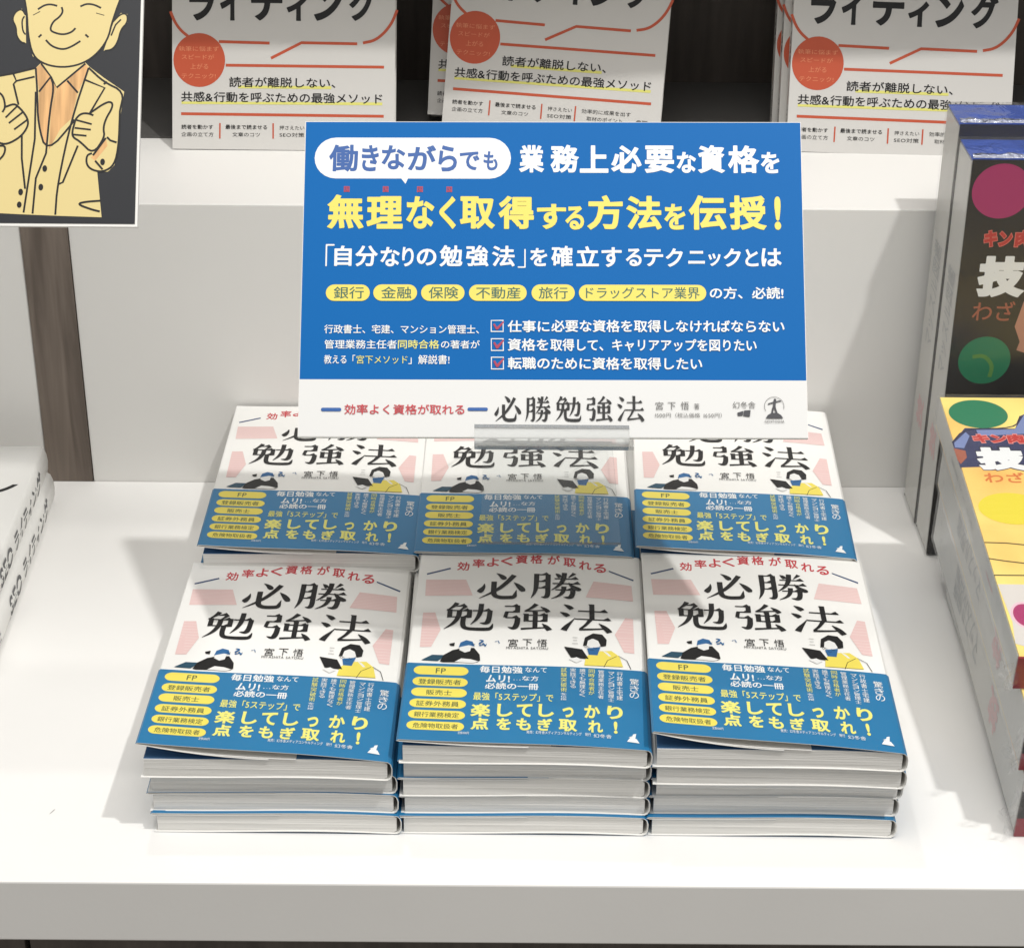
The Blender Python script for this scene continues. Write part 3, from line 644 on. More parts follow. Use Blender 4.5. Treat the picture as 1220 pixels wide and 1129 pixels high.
SIGN=[
('P', 'cream', [(-78.9, 77.7), (-65.7, 79.5), (-54.2, 82.5), (-52.0, 84.8), (-28.8, 85.5), (-26.6, 83.3), (-19.2, 77.7), (-8.5, 70.4), (-10.3, 55.6), (-10.5, 42.1), (-12.4, 31.9), (-15.6, 28.5), (-21.1, 28.2), (-18.2, 4.7), (-41.3, 5.3), (-58.8, 5.9), (-76.4, 6.7)]),
('P', 'cream', [(-62.8, 125.8), (-59.6, 112.1), (-58.9, 100.7), (-56.0, 88.7), (-49.3, 84.2), (-40.4, 82.8), (-31.6, 84.4), (-24.0, 89.0), (-17.6, 97.6), (-15.6, 107.9), (-9.5, 126.3)]),
('P', 'cream', [(-60.3, 110.4), (-62.4, 113.8), (-65.7, 112.0), (-67.2, 108.0), (-64.9, 104.0), (-64.7, 99.5), (-62.4, 96.1), (-59.6, 95.5)]),
('P', 'cream', [(-14.5, 108.5), (-11.3, 111.9), (-8.0, 111.4), (-7.8, 106.8), (-11.1, 103.4), (-12.5, 96.5), (-15.2, 92.5), (-19.6, 91.9)]),
('P', 'shirt', [(-54.2, 82.5), (-51.5, 84.8), (-46.3, 78.0), (-52.1, 70.0)]),
('P', 'shirt', [(-28.8, 85.0), (-27.1, 82.7), (-32.2, 69.6), (-38.0, 76.4)]),
('P', 'shirt', [(-52.1, 70.0), (-46.3, 77.8), (-43.4, 72.3), (-45.7, 59.8), (-47.3, 39.5), (-52.1, 53.0)]),
('P', 'shirt', [(-43.1, 72.3), (-37.9, 76.0), (-32.2, 69.6), (-35.1, 56.0), (-40.5, 50.8), (-46.2, 39.5), (-45.7, 59.8)]),
('P', 'shirt', [(-24.6, 35.7), (-17.2, 46.0), (-16.2, 42.0), (-22.3, 34.1)]),
('S', 'ink', [(-62.8, 125.8), (-59.6, 112.1), (-58.9, 100.7), (-56.0, 88.7), (-49.3, 84.2), (-40.4, 82.8), (-31.6, 84.4), (-24.0, 89.0), (-17.6, 97.6), (-15.6, 107.9), (-9.5, 126.3)], 1.0),
('S', 'ink', [(-54.1, 113.5), (-50.8, 115.8), (-47.5, 116.3), (-44.2, 115.4)], 1.0),
('S', 'ink', [(-32.3, 115.2), (-29.2, 116.7), (-25.3, 116.3), (-21.6, 114.5)], 1.0),
('S', 'ink', [(-56.5, 110.4), (-52.9, 112.4)], 0.4),
('S', 'ink', [(-24.1, 111.8), (-19.8, 110.6)], 0.4),
('S', 'ink', [(-41.9, 114.8), (-41.1, 112.3), (-42.9, 109.4), (-46.1, 107.1), (-47.6, 103.0), (-45.9, 101.4), (-40.9, 100.1), (-36.5, 101.4), (-34.4, 103.7)], 1.0),
('S', 'ink', [(-53.3, 98.7), (-51.8, 100.2)], 1.0),
('S', 'ink', [(-29.3, 100.4), (-27.6, 98.9)], 1.0),
('S', 'ink', [(-49.5, 97.3), (-46.3, 93.9), (-40.7, 92.2), (-36.3, 93.8), (-31.7, 96.9)], 1.0),
('S', 'ink', [(-60.3, 110.4), (-62.4, 113.8), (-65.7, 112.0), (-67.2, 108.0), (-64.9, 104.0), (-64.7, 99.5), (-62.4, 96.1), (-60.1, 95.5)], 0.8),
('S', 'ink', [(-60.9, 109.8), (-62.2, 107.5), (-61.5, 101.8), (-60.0, 100.1)], 0.8),
('S', 'ink', [(-15.6, 106.8), (-11.3, 111.6), (-8.0, 111.4), (-7.8, 106.8), (-11.1, 103.4), (-12.5, 96.5), (-15.2, 92.5), (-19.1, 91.9)], 0.8),
('S', 'ink', [(-16.0, 99.9), (-13.9, 105.6), (-11.2, 108.5)], 0.8),
('S', 'ink', [(-54.2, 82.5), (-53.0, 70.0), (-52.1, 53.0), (-47.2, 37.8), (-32.9, 55.4), (-35.1, 55.4)], 1.0),
('S', 'ink', [(-51.5, 84.8), (-46.3, 78.0), (-52.1, 70.0)], 1.0),
('S', 'ink', [(-46.3, 78.0), (-43.1, 72.3), (-28.8, 85.0)], 1.0),
('S', 'ink', [(-37.9, 76.0), (-32.2, 69.6)], 1.0),
('S', 'ink', [(-46.3, 77.8), (-44.5, 72.3), (-46.3, 59.8), (-47.5, 37.8)], 1.0),
('S', 'ink', [(-53.8, 70.0), (-53.5, 45.1), (-58.0, 6.8)], 1.0),
('S', 'ink', [(-47.5, 37.8), (-52.3, 24.8), (-53.4, 6.3)], 1.0),
('S', 'ink', [(-27.1, 82.7), (-35.1, 55.4), (-41.2, 21.5), (-41.8, 5.8)], 1.0),
('S', 'ink', [(-41.2, 21.5), (-38.5, 22.7), (-31.4, 41.9)], 1.0),
('S', 'ink', [(-65.7, 79.5), (-63.9, 75.6), (-54.6, 77.9)], 1.0),
('S', 'ink', [(-63.9, 75.6), (-65.3, 73.9), (-62.4, 63.1)], 1.0),
('S', 'ink', [(-28.6, 76.4), (-18.5, 72.3), (-25.8, 58.9)], 1.0),
('S', 'ink', [(-27.1, 82.9), (-19.1, 75.4), (-8.5, 70.4), (-10.4, 60.2)], 1.0),
('S', 'ink', [(-19.1, 74.3), (-17.3, 75.4)], 1.0),
('S', 'ink', [(-74.5, 77.8), (-65.7, 79.5), (-54.2, 82.5)], 1.0),
('S', 'ink', [(-60.2, 47.3), (-59.8, 34.9), (-57.6, 19.2)], 1.0),
('S', 'ink', [(-10.4, 60.2), (-10.5, 42.1), (-12.4, 31.9), (-17.8, 28.3), (-23.3, 29.0), (-26.7, 31.8), (-26.8, 36.9), (-24.1, 38.0)], 1.0),
('S', 'ink', [(-25.8, 58.9), (-17.7, 64.8), (-14.4, 64.9), (-14.3, 61.8), (-17.5, 56.1), (-18.7, 51.0), (-17.7, 46.5), (-23.5, 37.4), (-30.4, 44.2), (-34.3, 46.4), (-34.4, 49.8), (-33.4, 53.7), (-32.9, 56.0), (-30.2, 58.8), (-26.4, 58.9), (-23.9, 57.8)], 1.0),
('S', 'ink', [(-32.9, 55.4), (-24.6, 53.2)], 0.9),
('S', 'ink', [(-33.3, 51.2), (-25.0, 50.3)], 0.9),
('S', 'ink', [(-34.0, 47.7), (-27.1, 47.1)], 0.9),
('S', 'ink', [(-16.6, 46.5), (-14.9, 44.8), (-11.6, 43.7)], 1.0),
('S', 'ink', [(-23.5, 36.9), (-17.2, 46.0)], 1.0),
('S', 'ink', [(-22.3, 34.1), (-18.4, 29.6)], 1.0),
('S', 'ink', [(-73.1, 69.8), (-70.3, 67.6), (-69.0, 61.9), (-70.5, 59.1)], 1.0),
('S', 'ink', [(-69.0, 61.9), (-64.6, 63.7), (-62.4, 62.0), (-60.1, 59.7), (-57.4, 55.8), (-57.1, 51.8), (-60.7, 46.2), (-67.8, 42.1), (-72.2, 43.2)], 1.0),
('S', 'ink', [(-68.8, 56.3), (-62.9, 62.5)], 0.9),
('S', 'ink', [(-67.0, 53.4), (-60.1, 59.2)], 0.9),
('S', 'ink', [(-64.2, 50.1), (-57.7, 55.2)], 0.9),
('S', 'ink', [(-72.1, 41.5), (-68.3, 41.6), (-68.7, 37.1), (-71.3, 34.2)], 1.0),
('S', 'ink', [(-19.0, 13.3), (-26.7, 12.7), (-31.0, 11.5), (-23.8, 8.8), (-19.2, 7.7)], 1.0),
('E', 'ink', -47.9, 29.8, 1.2, 1.7),
('E', 'ink', -49.6, 20.1, 1.2, 1.7),
('E', 'ink', -59.8, 17.5, 1.2, 1.7),
('E', 'ink', -60.3, 10.9, 1.2, 1.6),
('E', 'ink', -18.5, 33.5, 1.2, 1.7),
]

BLACK=[
('E', 'magenta', 18.9, 246.0, 17.4, 17.0),
('E', 'green', 21.3, 137.2, 15.9, 15.8),
('S', 'lime', [(13.9, 139.4), (21.0, 140.6), (26.9, 133.9), (25.7, 126.0)], 2.5),
('T', 'キン', 11.7, 210.8, 29.1, 221.9, 'pinkred', 0.09),
('T', '肉', 30.1, 210.9, 40.6, 222.0, 'pinkred', 0.09),
('T', 'キン', 12.2, 211.3, 28.6, 221.4, 'redprint', 0.05),
('T', '肉', 30.6, 211.4, 40.1, 221.5, 'redprint', 0.05),
('T', '技', 11.0, 178.9, 40.1, 205.4, 'white', 0.07),
('T', 'わざ', 10.5, 163.5, 35.8, 176.2, 'terracotta', 0.01),
('P', 'skin', [(40.6, 176.3), (37.1, 159.8), (41.4, 149.8), (40.0, 144.2), (46.4, 142.0), (53.9, 155.5), (51.1, 177.5)]),
]

YELLOW=[
('P', 'slate', [(-1.1, 220.3), (9.0, 235.7), (38.5, 235.4), (44.3, 248.9), (53.8, 256.2), (41.8, 197.9), (-0.8, 195.4)]),
('P', 'slatelight', [(0.1, 220.3), (8.7, 231.5), (10.3, 227.4), (4.9, 214.9), (-0.4, 215.5)]),
('P', 'slatelight', [(15.3, 233.7), (38.3, 234.7), (48.4, 253.3), (52.9, 251.9), (48.5, 230.7), (15.8, 227.4)]),
('S', 'slatedark', [(-1.1, 220.3), (9.0, 235.7), (38.5, 235.4), (44.3, 248.9)], 1.0),
('P', 'terracotta', [(-1.3, 214.8), (5.2, 212.2), (4.8, 205.4), (0.1, 198.7), (-1.1, 202.7)]),
('E', 'green', 19.6, 250.7, 17.4, 15.0),
('T', 'キン肉', 11.3, 219.6, 41.9, 230.1, 'pinkwhite', 0.1),
('T', 'キン肉', 11.8, 220.4, 41.4, 229.3, 'redprint', 0.06),
('T', '技', 9.6, 192.1, 40.5, 216.9, 'slatedark', 0.12),
('T', '技', 10.3, 192.9, 39.7, 215.8, 'white', 0.08),
('T', 'わざ', 11.1, 180.8, 34.0, 190.8, 'orangeprint', 0.02),
('E', 'sunyellow', 21.3, 156.1, 18.8, 14.8),
('S', 'olive', [(-0.1, 124.8), (11.5, 124.4), (27.0, 122.0)], 0.9),
('S', 'olive', [(-0.6, 110.6), (8.4, 108.4), (23.6, 105.6)], 0.9),
('S', 'olive', [(-0.4, 96.1), (21.7, 96.1)], 0.9),
('P', 'coverwhite', [(0.1, 88.4), (27.1, 88.2), (20.1, 29.7), (-0.2, 39.9), (1.8, 57.0)]),
('E', 'coverpink', 9.9, 62.6, 7.8, 11.0),
('E', 'magenta', 9.9, 62.6, 6.5, 9.3),
]

# ================================================================== the setting
def struct(o): return tag(o, kind='structure')
mb = MB(); mb.box(-1100, -40.4, -38.5, 1100, 374, 0, 'laminate'); struct(mb.build('shelf_top', bevel=1.0))
mb = MB(); mb.box(-1100, 374.2, -38.5, -322.6, 640, 200.8, 'riser_laminate'); mb.box(-291.8, 374.2, -38.5, 1100, 640, 200.8, 'riser_laminate'); mb.box(-322.6, 380, -38.5, -291.8, 640, 200.8, 'riser_laminate')
struct(mb.build('raised_ledge', bevel=.6))
mb = MB(); mb.box(-322.2, 373.2, .2, -292.2, 380, 200.2, 'wood_strip')
tag(mb.build('wood_strip'), 'brown wood grain upright strip let into the white riser at the left', 'trim strip')
mb = MB(); mb.box(-1100, 496, 201, 1100, 623, 202.2, 'ledge_dark'); struct(mb.build('ledge_rear_sheet'))  # thin dark grey sheet over the rear of the ledge
mb = MB()
for i in range(-5, 6): mb.box(i*220+1, 626-(i % 2)*1.5, 200, i*220+219, 640, 1250, 'dark_panel')
struct(mb.build('back_panel'))
mb = MB(); mb.box(-1100, 407, 476, 1100, 600, 500, 'laminate'); struct(mb.build('upper_shelf', bevel=.6))
mb = MB(); mb.box(-1100, -22, -800, -262, 0, -40, 'dark_panel'); mb.box(-259, -22, -800, 1100, 0, -40, 'dark_panel'); struct(mb.build('plinth_panel'))
mb = MB(); mb.box(-4000, -4000, -830, 4000, 4000, -801, 'floor_tile'); struct(mb.build('floor'))
mb = MB()
mb.put = None
for x, y, a, l in ((-250, 14, 1.2, 4), (-229, 9, .4, 0)):
    if l: mb.add([(x, y, .05), (x+math.cos(a)*l+.5, y+math.sin(a)*l, .05), (x+math.cos(a)*l, y+math.sin(a)*l, .05), (x-.4, y, .05)], [(0, 1, 2, 3)], 'gray')
tag(mb.build('scuff_mark'), 'tiny grey scuff on the white shelf near its front left', 'mark')

# ================================================================== paperback with jacket and paper band
W_, H_ = 128., 188.
class Form:
    def __init__(s, T, lift=0, A=.8, B=0, seed=0, spine=True):
        s.T = T; s.lift = lift; s.A = A; s.B = B; s.ph = random.uniform(-.3, .3); s.e = random.uniform(1.05, 1.25)
    def w(s, u): return s.A*math.sin(math.pi*min(max(u, 0), W_)/W_ + s.ph*.3) + s.B*math.sin(2*math.pi*min(max(u, 0), W_)/W_)
    def lf(s, u, v, e=None, span=W_): return s.lift*max(0, 1-max(u, 0)/span)**(e or s.e)*(.22+.78*(1-min(max(v, 0), H_)/H_)**1.15)
    def top(s, u, v): return s.T - .35 + s.w(u) + s.lf(u, v)
def ribbon(mb, pathf, vs, th, k_out, k_edge):
    # pathf(v) -> list of (u, z); outward is to the left of travel
    rows = []
    for v in vs:
        p = pathf(v); n = len(p); O, I = [], []
        for i in range(n):
            a = p[max(i-1, 0)]; b = p[min(i+1, n-1)]; dx, dz = b[0]-a[0], b[1]-a[1]; l = math.hypot(dx, dz) or 1
            O.append((p[i][0]-dz/l*th/2, v, p[i][1]+dx/l*th/2)); I.append((p[i][0]+dz/l*th/2, v, p[i][1]-dx/l*th/2))
        rows.append((O, I))
    n = len(rows[0][0]); vsl = []
    for O, I in rows: vsl += O+I
    fo, fe = [], []
    for r in range(len(rows)-1):
        a = r*2*n; b = (r+1)*2*n
        for i in range(n-1):
            fo.append((a+i, a+i+1, b+i+1, b+i)); fe.append((a+n+i, b+n+i, b+n+i+1, a+n+i+1))
        fe.append((a, b, b+n, a+n)); fe.append((a+n-1, a+2*n-1, b+2*n-1, b+n-1))
    for a, fl in ((0, 0), ((len(rows)-1)*2*n, 1)):
        for i in range(n-1):
            q = (a+i, a+n+i, a+n+i+1, a+i+1); fe.append(q if not fl else tuple(reversed(q)))
    mb.add(vsl, fo, k_out); o = len(mb.v)-len(vsl); i = mb.mi(k_edge)
    for f in fe: mb.f.append(tuple(x+o for x in f)); mb.m.append(i)
US = [i*8. for i in range(0, 16)]+[124.5]
def wrap(F, extra, flap, fl_e):
    # closed path from the front flap round the spine to the back flap
    def pf(v):
        T = F.T; p = []
        k = int(flap//10)
        for i in range(k, 0, -1):
            u = flap*i/k; p.append((u, T-.78-extra*.3+F.w(u)+F.lf(u, v, fl_e, flap*1.25)))
        z0 = F.top(0, v)
        p.append((.6, z0-.75)); p.append((-.7-extra, z0-.3))
        p.append((-.1, z0+extra+.05))
        for u in US[1:]: p.append((u, F.top(u, v)+extra))
        zt, zb = F.top(126, v)+extra, .35+F.w(126)-extra*.3
        for a in (70, 40, 10, -20, -50, -75):
            c, s_ = math.cos(R(a)), math.sin(R(a)); cz = (zt+zb)/2; h = (zt-zb)/2
            p.append((125.6+(3.0+extra)*c, cz+h*math.copysign(abs(s_)**.7, s_)))
        for u in reversed(US): p.append((u, .30+F.w(u)-extra*.2))
        return p
    return pf
def make_book(label, loc, rz, T, lift, A, B, full, v0=0):
    F = Form(T, lift, A, B)
    root = empty('paperback', label, 'book', 'copies of the blue banded study book in six stacks', loc, R(rz))
    mb = MB(); us = [2.]+US[1:]+[126.2]; n = len(us)          # pages
    for v in (.5, 187.2):
        zs = [(u, v, .45+F.w(u)) for u in us]; zt = [(u, v, T-.72+F.w(u)) for u in us]
        zs[-1] = (126.2, v, 1.8+F.w(126)); zt[-1] = (126.2, v, T-2.1+F.w(126)); mb.v += zs+zt
    i0 = mb.mi('page_edge')
    for i in range(n-1):
        for q in ((i, i+1, n+i+1, n+i), (2*n+i+1, 2*n+i, 3*n+i, 3*n+i+1), (n+i, n+i+1, 3*n+i+1, 3*n+i), (i+1, i, 2*n+i, 2*n+i+1)): mb.f.append(q); mb.m.append(i0)
    mb.f += [(0, n, 3*n, 2*n), (n-1, 3*n-1, 4*n-1, 2*n-1)]; mb.m += [i0, i0]
    mb.build('page_block', root)
    mb = MB()
    ribbon(mb, lambda v: [(u, T-.60+F.w(u)) for u in [2.]+US[1:]+[126]], [.9, 186.8], .16, 'endpaper', 'endpaper')
    mb.build('endpaper', root)
    ribb = MB(); ribbon(ribb, wrap(F, 0, 80, 2.3), [0, 35, 71, 110, 150, 188], .28, 'jacket_white', 'paper'); ribb.build('jacket', root, smooth=False)
    ob = MB(); ribbon(ob, wrap(F, .36, 66, 1.9), [-.4, 24, 48, 70.3], .26, 'obi', 'paper'); ob.build('paper_band', root)
    if full:
        P = Print(lambda u, v, d: (u, v, F.top(u, v)+.14+d)); P.run([c for c in COVER if minv(c) > 70.3]); P.mb.build('cover_print', root)
        P = Print(lambda u, v, d: (u, v, F.top(u, v)+.36+.13+d)); P.run([c for c in COVER if minv(c) <= 70.3]); P.mb.build('band_print', root)
    return root
def minv(c):
    if c[0] in 'P': return sum(p[1] for p in c[2])/len(c[2])
    if c[0] in 'S': return c[2][0][1]
    if c[0] == 'T': return c[5]
    if c[0] == 'M': return c[5]
    if c[0] == 'R': return c[2]
    if c[0] == 'E': return c[3]
    return 100
def hatch_items(poly, n, col='pinkline'):
    # fine pale lines ruled across the pink shapes
    out = []; ys = [p[1] for p in poly]; y0, y1 = min(ys), max(ys)
    for i in range(1, n):
        y = y0+(y1-y0)*i/n; xs = []
        for j in range(len(poly)):
            a, b = poly[j-1], poly[j]
            if (a[1]-y)*(b[1]-y) < 0: xs.append(a[0]+(y-a[1])/(b[1]-a[1])*(b[0]-a[0]))
        if len(xs) == 2: out.append(('S', col, [(min(xs), y), (max(xs), y)], .38))
    return out
_h = []
for c in COVER:
    _h.append(c)
    if c[0] == 'P' and c[1] == 'pink': _h += hatch_items(c[2], 12)
COVER = _h + [('S', 'ink', [(105, 71.6), (107, 78), (112, 82.5)], .35), ('S', 'ink', [(119.5, 71), (117.5, 79), (113, 83)], .35), ('S', 'ink', [(99.5, 90), (100.6, 88.4), (101.6, 90)], .3), ('S', 'ink', [(94.5, 90.5), (95.4, 89.2), (96.3, 90.5)], .3), ('S', 'ink', [(97.5, 87.5), (98.6, 86.9), (99.8, 87.4)], .3),
   ('S', 'ink', [(33, 90.5), (34, 89.6), (35, 90.4)], .3), ('S', 'ink', [(37.4, 90.7), (38.4, 89.8), (39.4, 90.6)], .3), ('S', 'hairblue', [(45.8, 93), (47.5, 94), (48.2, 91.5)], .5)]
SIX = [('left', 'front row at the left'), ('middle', 'front row in the middle'), ('right', 'front row at the right')]
def stack(n, x, y, rz, T, toplabel, low, lift, offs, top_off=(0, 0, 0), A=.9, B=-.4, ztop=None):
    words = {1: 'undermost', 2: 'second from the bottom', 3: 'third from the bottom', 4: 'fourth from the bottom', 5: 'fifth from the bottom'}
    for i in range(n):
        last = i == n-1; dx, dy, dr = offs[i] if i < len(offs) else (random.uniform(-1, 1), random.uniform(-1.5, 1.5), random.uniform(-.3, .3))
        lab = toplabel if last else low % words[i+1]
        make_book(lab, (x+dx, y+dy, .15+i*T), rz+dr, T, lift if last else random.uniform(.1, .7), A, B, last)
low = 'white paperback with a blue band, %s in the %s stack'
stack(4, -193, 0, -.4, 11.9, 'topmost study book of the front left stack, its cover lifted', low.replace('%s stack', 'four high front left stack') if 0 else 'white paperback with a blue band, %s in the front left stack', 10.0,
      [(0, 0, 0), (-1.5, 2, 0), (-2, 2.5, .2), (-4.0, -1.0, -.3)])
stack(5, -65, 0, -.3, 11.4, 'topmost study book of the front middle stack, directly under the sign', 'white paperback with a blue band, %s in the front middle stack', 3.6,
      [(0, 0, 0), (.6, 2.2, 0), (0, 1.6, .1), (.4, 1.6, 0), (.2, -.5, -1.2)])
stack(5, 64, 0, -.5, 11.6, 'topmost study book of the front right stack, its title catching the light', 'white paperback with a blue band, %s in the front right stack', 10.5,
      [(0, 0, 0), (.5, 3, 0), (1.5, 2.5, 0), (1, -2.5, -.8), (.3, -3.2, -.9)])
stack(5, -190.5, 184.5, 0, 11.6, 'topmost study book of the back left stack, half behind the blue sign', 'white paperback with a blue band, %s in the back left stack', 6.0,
      [(0, 0, 0), (0, 1, 0), (0, 0, 0), (0, -1, .3), (0, -1, 0)])
stack(5, -64, 184.8, 0, 11.6, 'topmost study book of the back middle stack, under the clear acrylic stand', 'white paperback with a blue band, %s in the back middle stack', 2.0,
      [(0, 0, 0), (0, 0, 0), (0, 0, 0), (0, 0, 0), (0, 0, -.6)])
stack(5, 66, 185.6, 0, 12.0, 'topmost study book of the back right stack, beside the bare shelf', 'white paperback with a blue band, %s in the back right stack', 5.0,
      [(0, 0, 0), (0, 0, 0), (0, 0, 0), (0, -1, 0), (0, -1, -2.2)])

# ================================================================== blue notice board on a clear acrylic stand
BM = plane_matrix((12.41, 81.09, 190.72), .873, -.015, .012) @ Matrix.Translation((-130.4*S, 0, 0))
root = empty('notice_board', 'blue and white printed notice board standing over the stacked study books', 'sign'); root.matrix_world = BM
BW, BH = 260.8, 169.9
mb = MB(); mb.box(0, 0, -3.2, BW, BH, 0, 'foam_core'); mb.build('foam_board', root)
mb = MB(); mb.add([(.3, .3, .1), (BW-.3, .3, .1), (BW-.3, 30.2, .1), (.3, 30.2, .1)], [(0, 1, 2, 3)], 'board_white'); mb.build('white_footer', root)
mb = MB(); mb.add([(.3, 30.2, .1), (BW-.3, 30.2, .1), (BW-.3, BH-.3, .1), (.3, BH-.3, .1)], [(0, 1, 2, 3)], 'board_blue'); mb.build('blue_face', root)
P = Print(lambda u, v, d: (u, v, .12+d)); P.run([b for b in BOARD if b[0] not in '#' and 'band' not in str(b[1])])
lx, ly = 243.7, 16.5                     # round archer emblem
for i in range(24):
    a, b = R(i*15), R(i*15+15)
    if 205 < i*15 < 335: continue
    P.line('gray', [(lx+5*math.cos(a), ly+5*math.sin(a)), (lx+5*math.cos(b), ly+5*math.sin(b))], .22)
P.poly('dark', [(lx-4.5, ly-6.2), (lx+4.5, ly-6.2), (lx+3.4, ly-4.6), (lx+1.6, ly-3.4), (lx-1.4, ly-3.4), (lx-3.4, ly-4.6)])
P.line('dark', [(lx-1.2, ly-3.5), (lx-.8, ly-1.5), (lx, ly+.6)], .9); P.line('dark', [(lx+1.2, ly-3.5), (lx+.6, ly-1.8), (lx, ly+.6)], .9)
P.line('dark', [(lx, ly), (lx+.2, ly+2.4)], 1.3); P.line('dark', [(lx-3.2, ly+1.2), (lx, ly+2.2), (lx+3.6, ly+3)], .6); P.ell('dark', lx+.4, ly+3.2, .7, .8)
P.text('GENTOSHA', lx-5, ly-8.6, lx+5, ly-7.2, 'gray', 0)
P.mb.build('printed_lettering', root)

def sheet(mb, prof, x0, x1, th, k, ke):
    # clear sheet bent along a profile of (y, z)
    n = len(prof); rows = []
    for x in (x0, x1):
        O, I = [], []
        for i in range(n):
            a = prof[max(i-1, 0)]; b = prof[min(i+1, n-1)]; dy, dz = b[0]-a[0], b[1]-a[1]; l = math.hypot(dy, dz) or 1
            O.append((x, prof[i][0]-dz/l*th/2, prof[i][1]+dy/l*th/2)); I.append((x, prof[i][0]+dz/l*th/2, prof[i][1]-dy/l*th/2))
        rows += [O, I]
    vs = rows[0]+rows[1]+rows[2]+rows[3]
    f1 = [(i, 2*n+i, 2*n+i+1, i+1) for i in range(n-1)]+[(n+i, n+i+1, 3*n+i+1, 3*n+i) for i in range(n-1)]
    f2 = [(i, i+1, n+i+1, n+i) for i in range(n-1)]+[(2*n+i, 3*n+i, 3*n+i+1, 2*n+i+1) for i in range(n-1)]+[(0, n, 3*n, 2*n), (n-1, 3*n-1, 4*n-1, 2*n-1)][:2]
    mb.add(vs, f1, k); o = len(mb.v)-len(vs); i = mb.mi(ke)
    for f in f2: mb.f.append(tuple(a+o for a in f)); mb.m.append(i)
stand = empty('acrylic_stand', 'clear acrylic display stand holding up the blue notice board', 'display stand')
c50, s50 = math.cos(.873), math.sin(.873)
def bp_(v, n): return (81.09+v*c50-n*s50, 190.72+v*s50+n*c50)      # board plane (v, n) to (Y, Z)
mb = MB()
sheet(mb, [bp_(92, -5), bp_(-3.2, -5), bp_(-4.4, -4.2), bp_(-4.7, -3)], -26, 54, 2, 'acrylic', 'acrylic_edge'); mb.build('back_plate', stand)
mb = MB(); sheet(mb, [bp_(-4.7, -3), bp_(-4.9, 7), bp_(-4.4, 9), bp_(-2.6, 9.6), bp_(2.5, 9.6)], -27.5, 51, 2.2, 'acrylic_lip', 'acrylic_edge'); mb.build('front_lip', stand)
mb = MB(); sheet(mb, [bp_(2.6, 9.7), bp_(4.6, 7.6)], -27.5, 51, .9, 'acrylic_edge', 'acrylic_edge'); mb.build('lip_rim', stand)
mb = MB(); sheet(mb, [(bp_(92, -5)[0]+1, bp_(92, -5)[1]), (316, 70), (314, 67.6), (310, 66.6)], -26, 56, 2, 'acrylic', 'acrylic_edge'); mb.build('rear_leg', stand)
mb = MB(); sheet(mb, [(310, 66.6), (184, 66.6)], -26, 56, 1.8, 'acrylic', 'acrylic_edge'); mb.build('base_plate', stand)

# ================================================================== cartoon sign at the top left
sg = empty('portrait_sign', 'black sign with a cartoon of a smiling bald man in a cream suit, thumbs up', 'sign')
sg.matrix_world = plane_matrix((-200.1, 130, 284.4), R(55))
mb = MB(); mb.box(-212, 0, -3, 0, 240, -.3, 'foam_core'); mb.build('foam_board', sg)
mb = MB(); mb.add([(-211, 1.4, 0), (-1.2, 1.4, 0), (-1.2, 239, 0), (-211, 239, 0)], [(0, 1, 2, 3)], 'sign_black'); mb.build('black_face', sg)
P = Print(lambda u, v, d: (u, v, d)); P.run(SIGN); P.mb.build('cartoon_print', sg)
st2 = empty('sign_easel', 'clear acrylic easel behind the black cartoon sign', 'display stand')
mb = MB(); y0, z0 = 130, 284.4; c5, s5 = math.cos(R(55)), math.sin(R(55)); q = lambda v, n: (y0+v*c5-n*s5, z0+v*s5+n*c5)
sheet(mb, [q(120, -5), q(-2, -5), q(-3, 6), q(6, 6.6)], -405, -345, 2, 'acrylic', 'acrylic_edge'); mb.build('back_plate', st2)
mb = MB(); sheet(mb, [(q(120, -5)[0]+1, q(120, -5)[1]), (300, 42.5)], -405, -345, 2, 'acrylic', 'acrylic_edge'); mb.build('rear_leg', st2)

# ================================================================== upright books on the ledge
_seo = [None]
def seo_book(label, O, yaw, roll, t=16, art=True, lean=66):
    b = empty('writing_book', label, 'book', 'white and orange writing books on the ledge'); b.matrix_world = plane_matrix(O, R(lean), R(yaw), R(roll))
    mb = MB(); mb.box(0, 0, -.5, 150, 212, 0, 'seo_white'); mb.box(0, 0, -t, 150, 212, -t+.5, 'seo_white'); mb.box(0, 0, -t+.5, .6, 212, -.5, 'seo_white'); mb.build('jacket', b)
    mb = MB(); mb.box(.6, 1.5, -t+.6, 148.5, 210.5, -.6, 'page_edge'); mb.build('page_block', b)
    if _seo[0] is None:
        P = Print(lambda u, v, d: (u, v, d)); P.run(SEO); _seo[0] = P.mb.build('cover_print', b)
        sp = MB(); P = Print(lambda u, v, d: (-d, u, -v)); P.text('SEOライティング', 60, 4, 150, 11, 'ink', .02); P.text('翔泳社', 10, 5, 30, 10, 'ink', 0); P.run([('S', 'orange', [(32, 7.5), (52, 7.5)], 1.2)])
        _seo.append(P.mb.build('spine_print', b))
    else:
        for p in (_seo[0], _seo[1]):
            c = p.copy(); COL.objects.link(c); c.parent = b
    return b
cR = lambda O, dx, dy: (O[0]+dx, O[1]+dy, O[2])
OA, OB, OC = (-238.4, 473.7, 201.5), (-57.5, 511, 208.6), (177, 479.2, 201.5)
seo_book('white and orange writing book standing on the ledge beside the cartoon sign', OA, 0, -.2)
seo_book('rear white and orange writing book peeping out behind the middle one', cR(OB, -10.5, 17), -3, -1.2)
seo_book('tilted white and orange writing book on the ledge above the blue sign', OB, -6, -1.9)
seo_book('rearmost white and orange writing book behind the right hand one', (OC[0]-6, OC[1]+38, 202.7), -2.4, -1.0)
seo_book('second white and orange writing book tucked behind the right hand one', (OC[0]-3.5, OC[1]+19, 202.7), -2.4, -1.0)
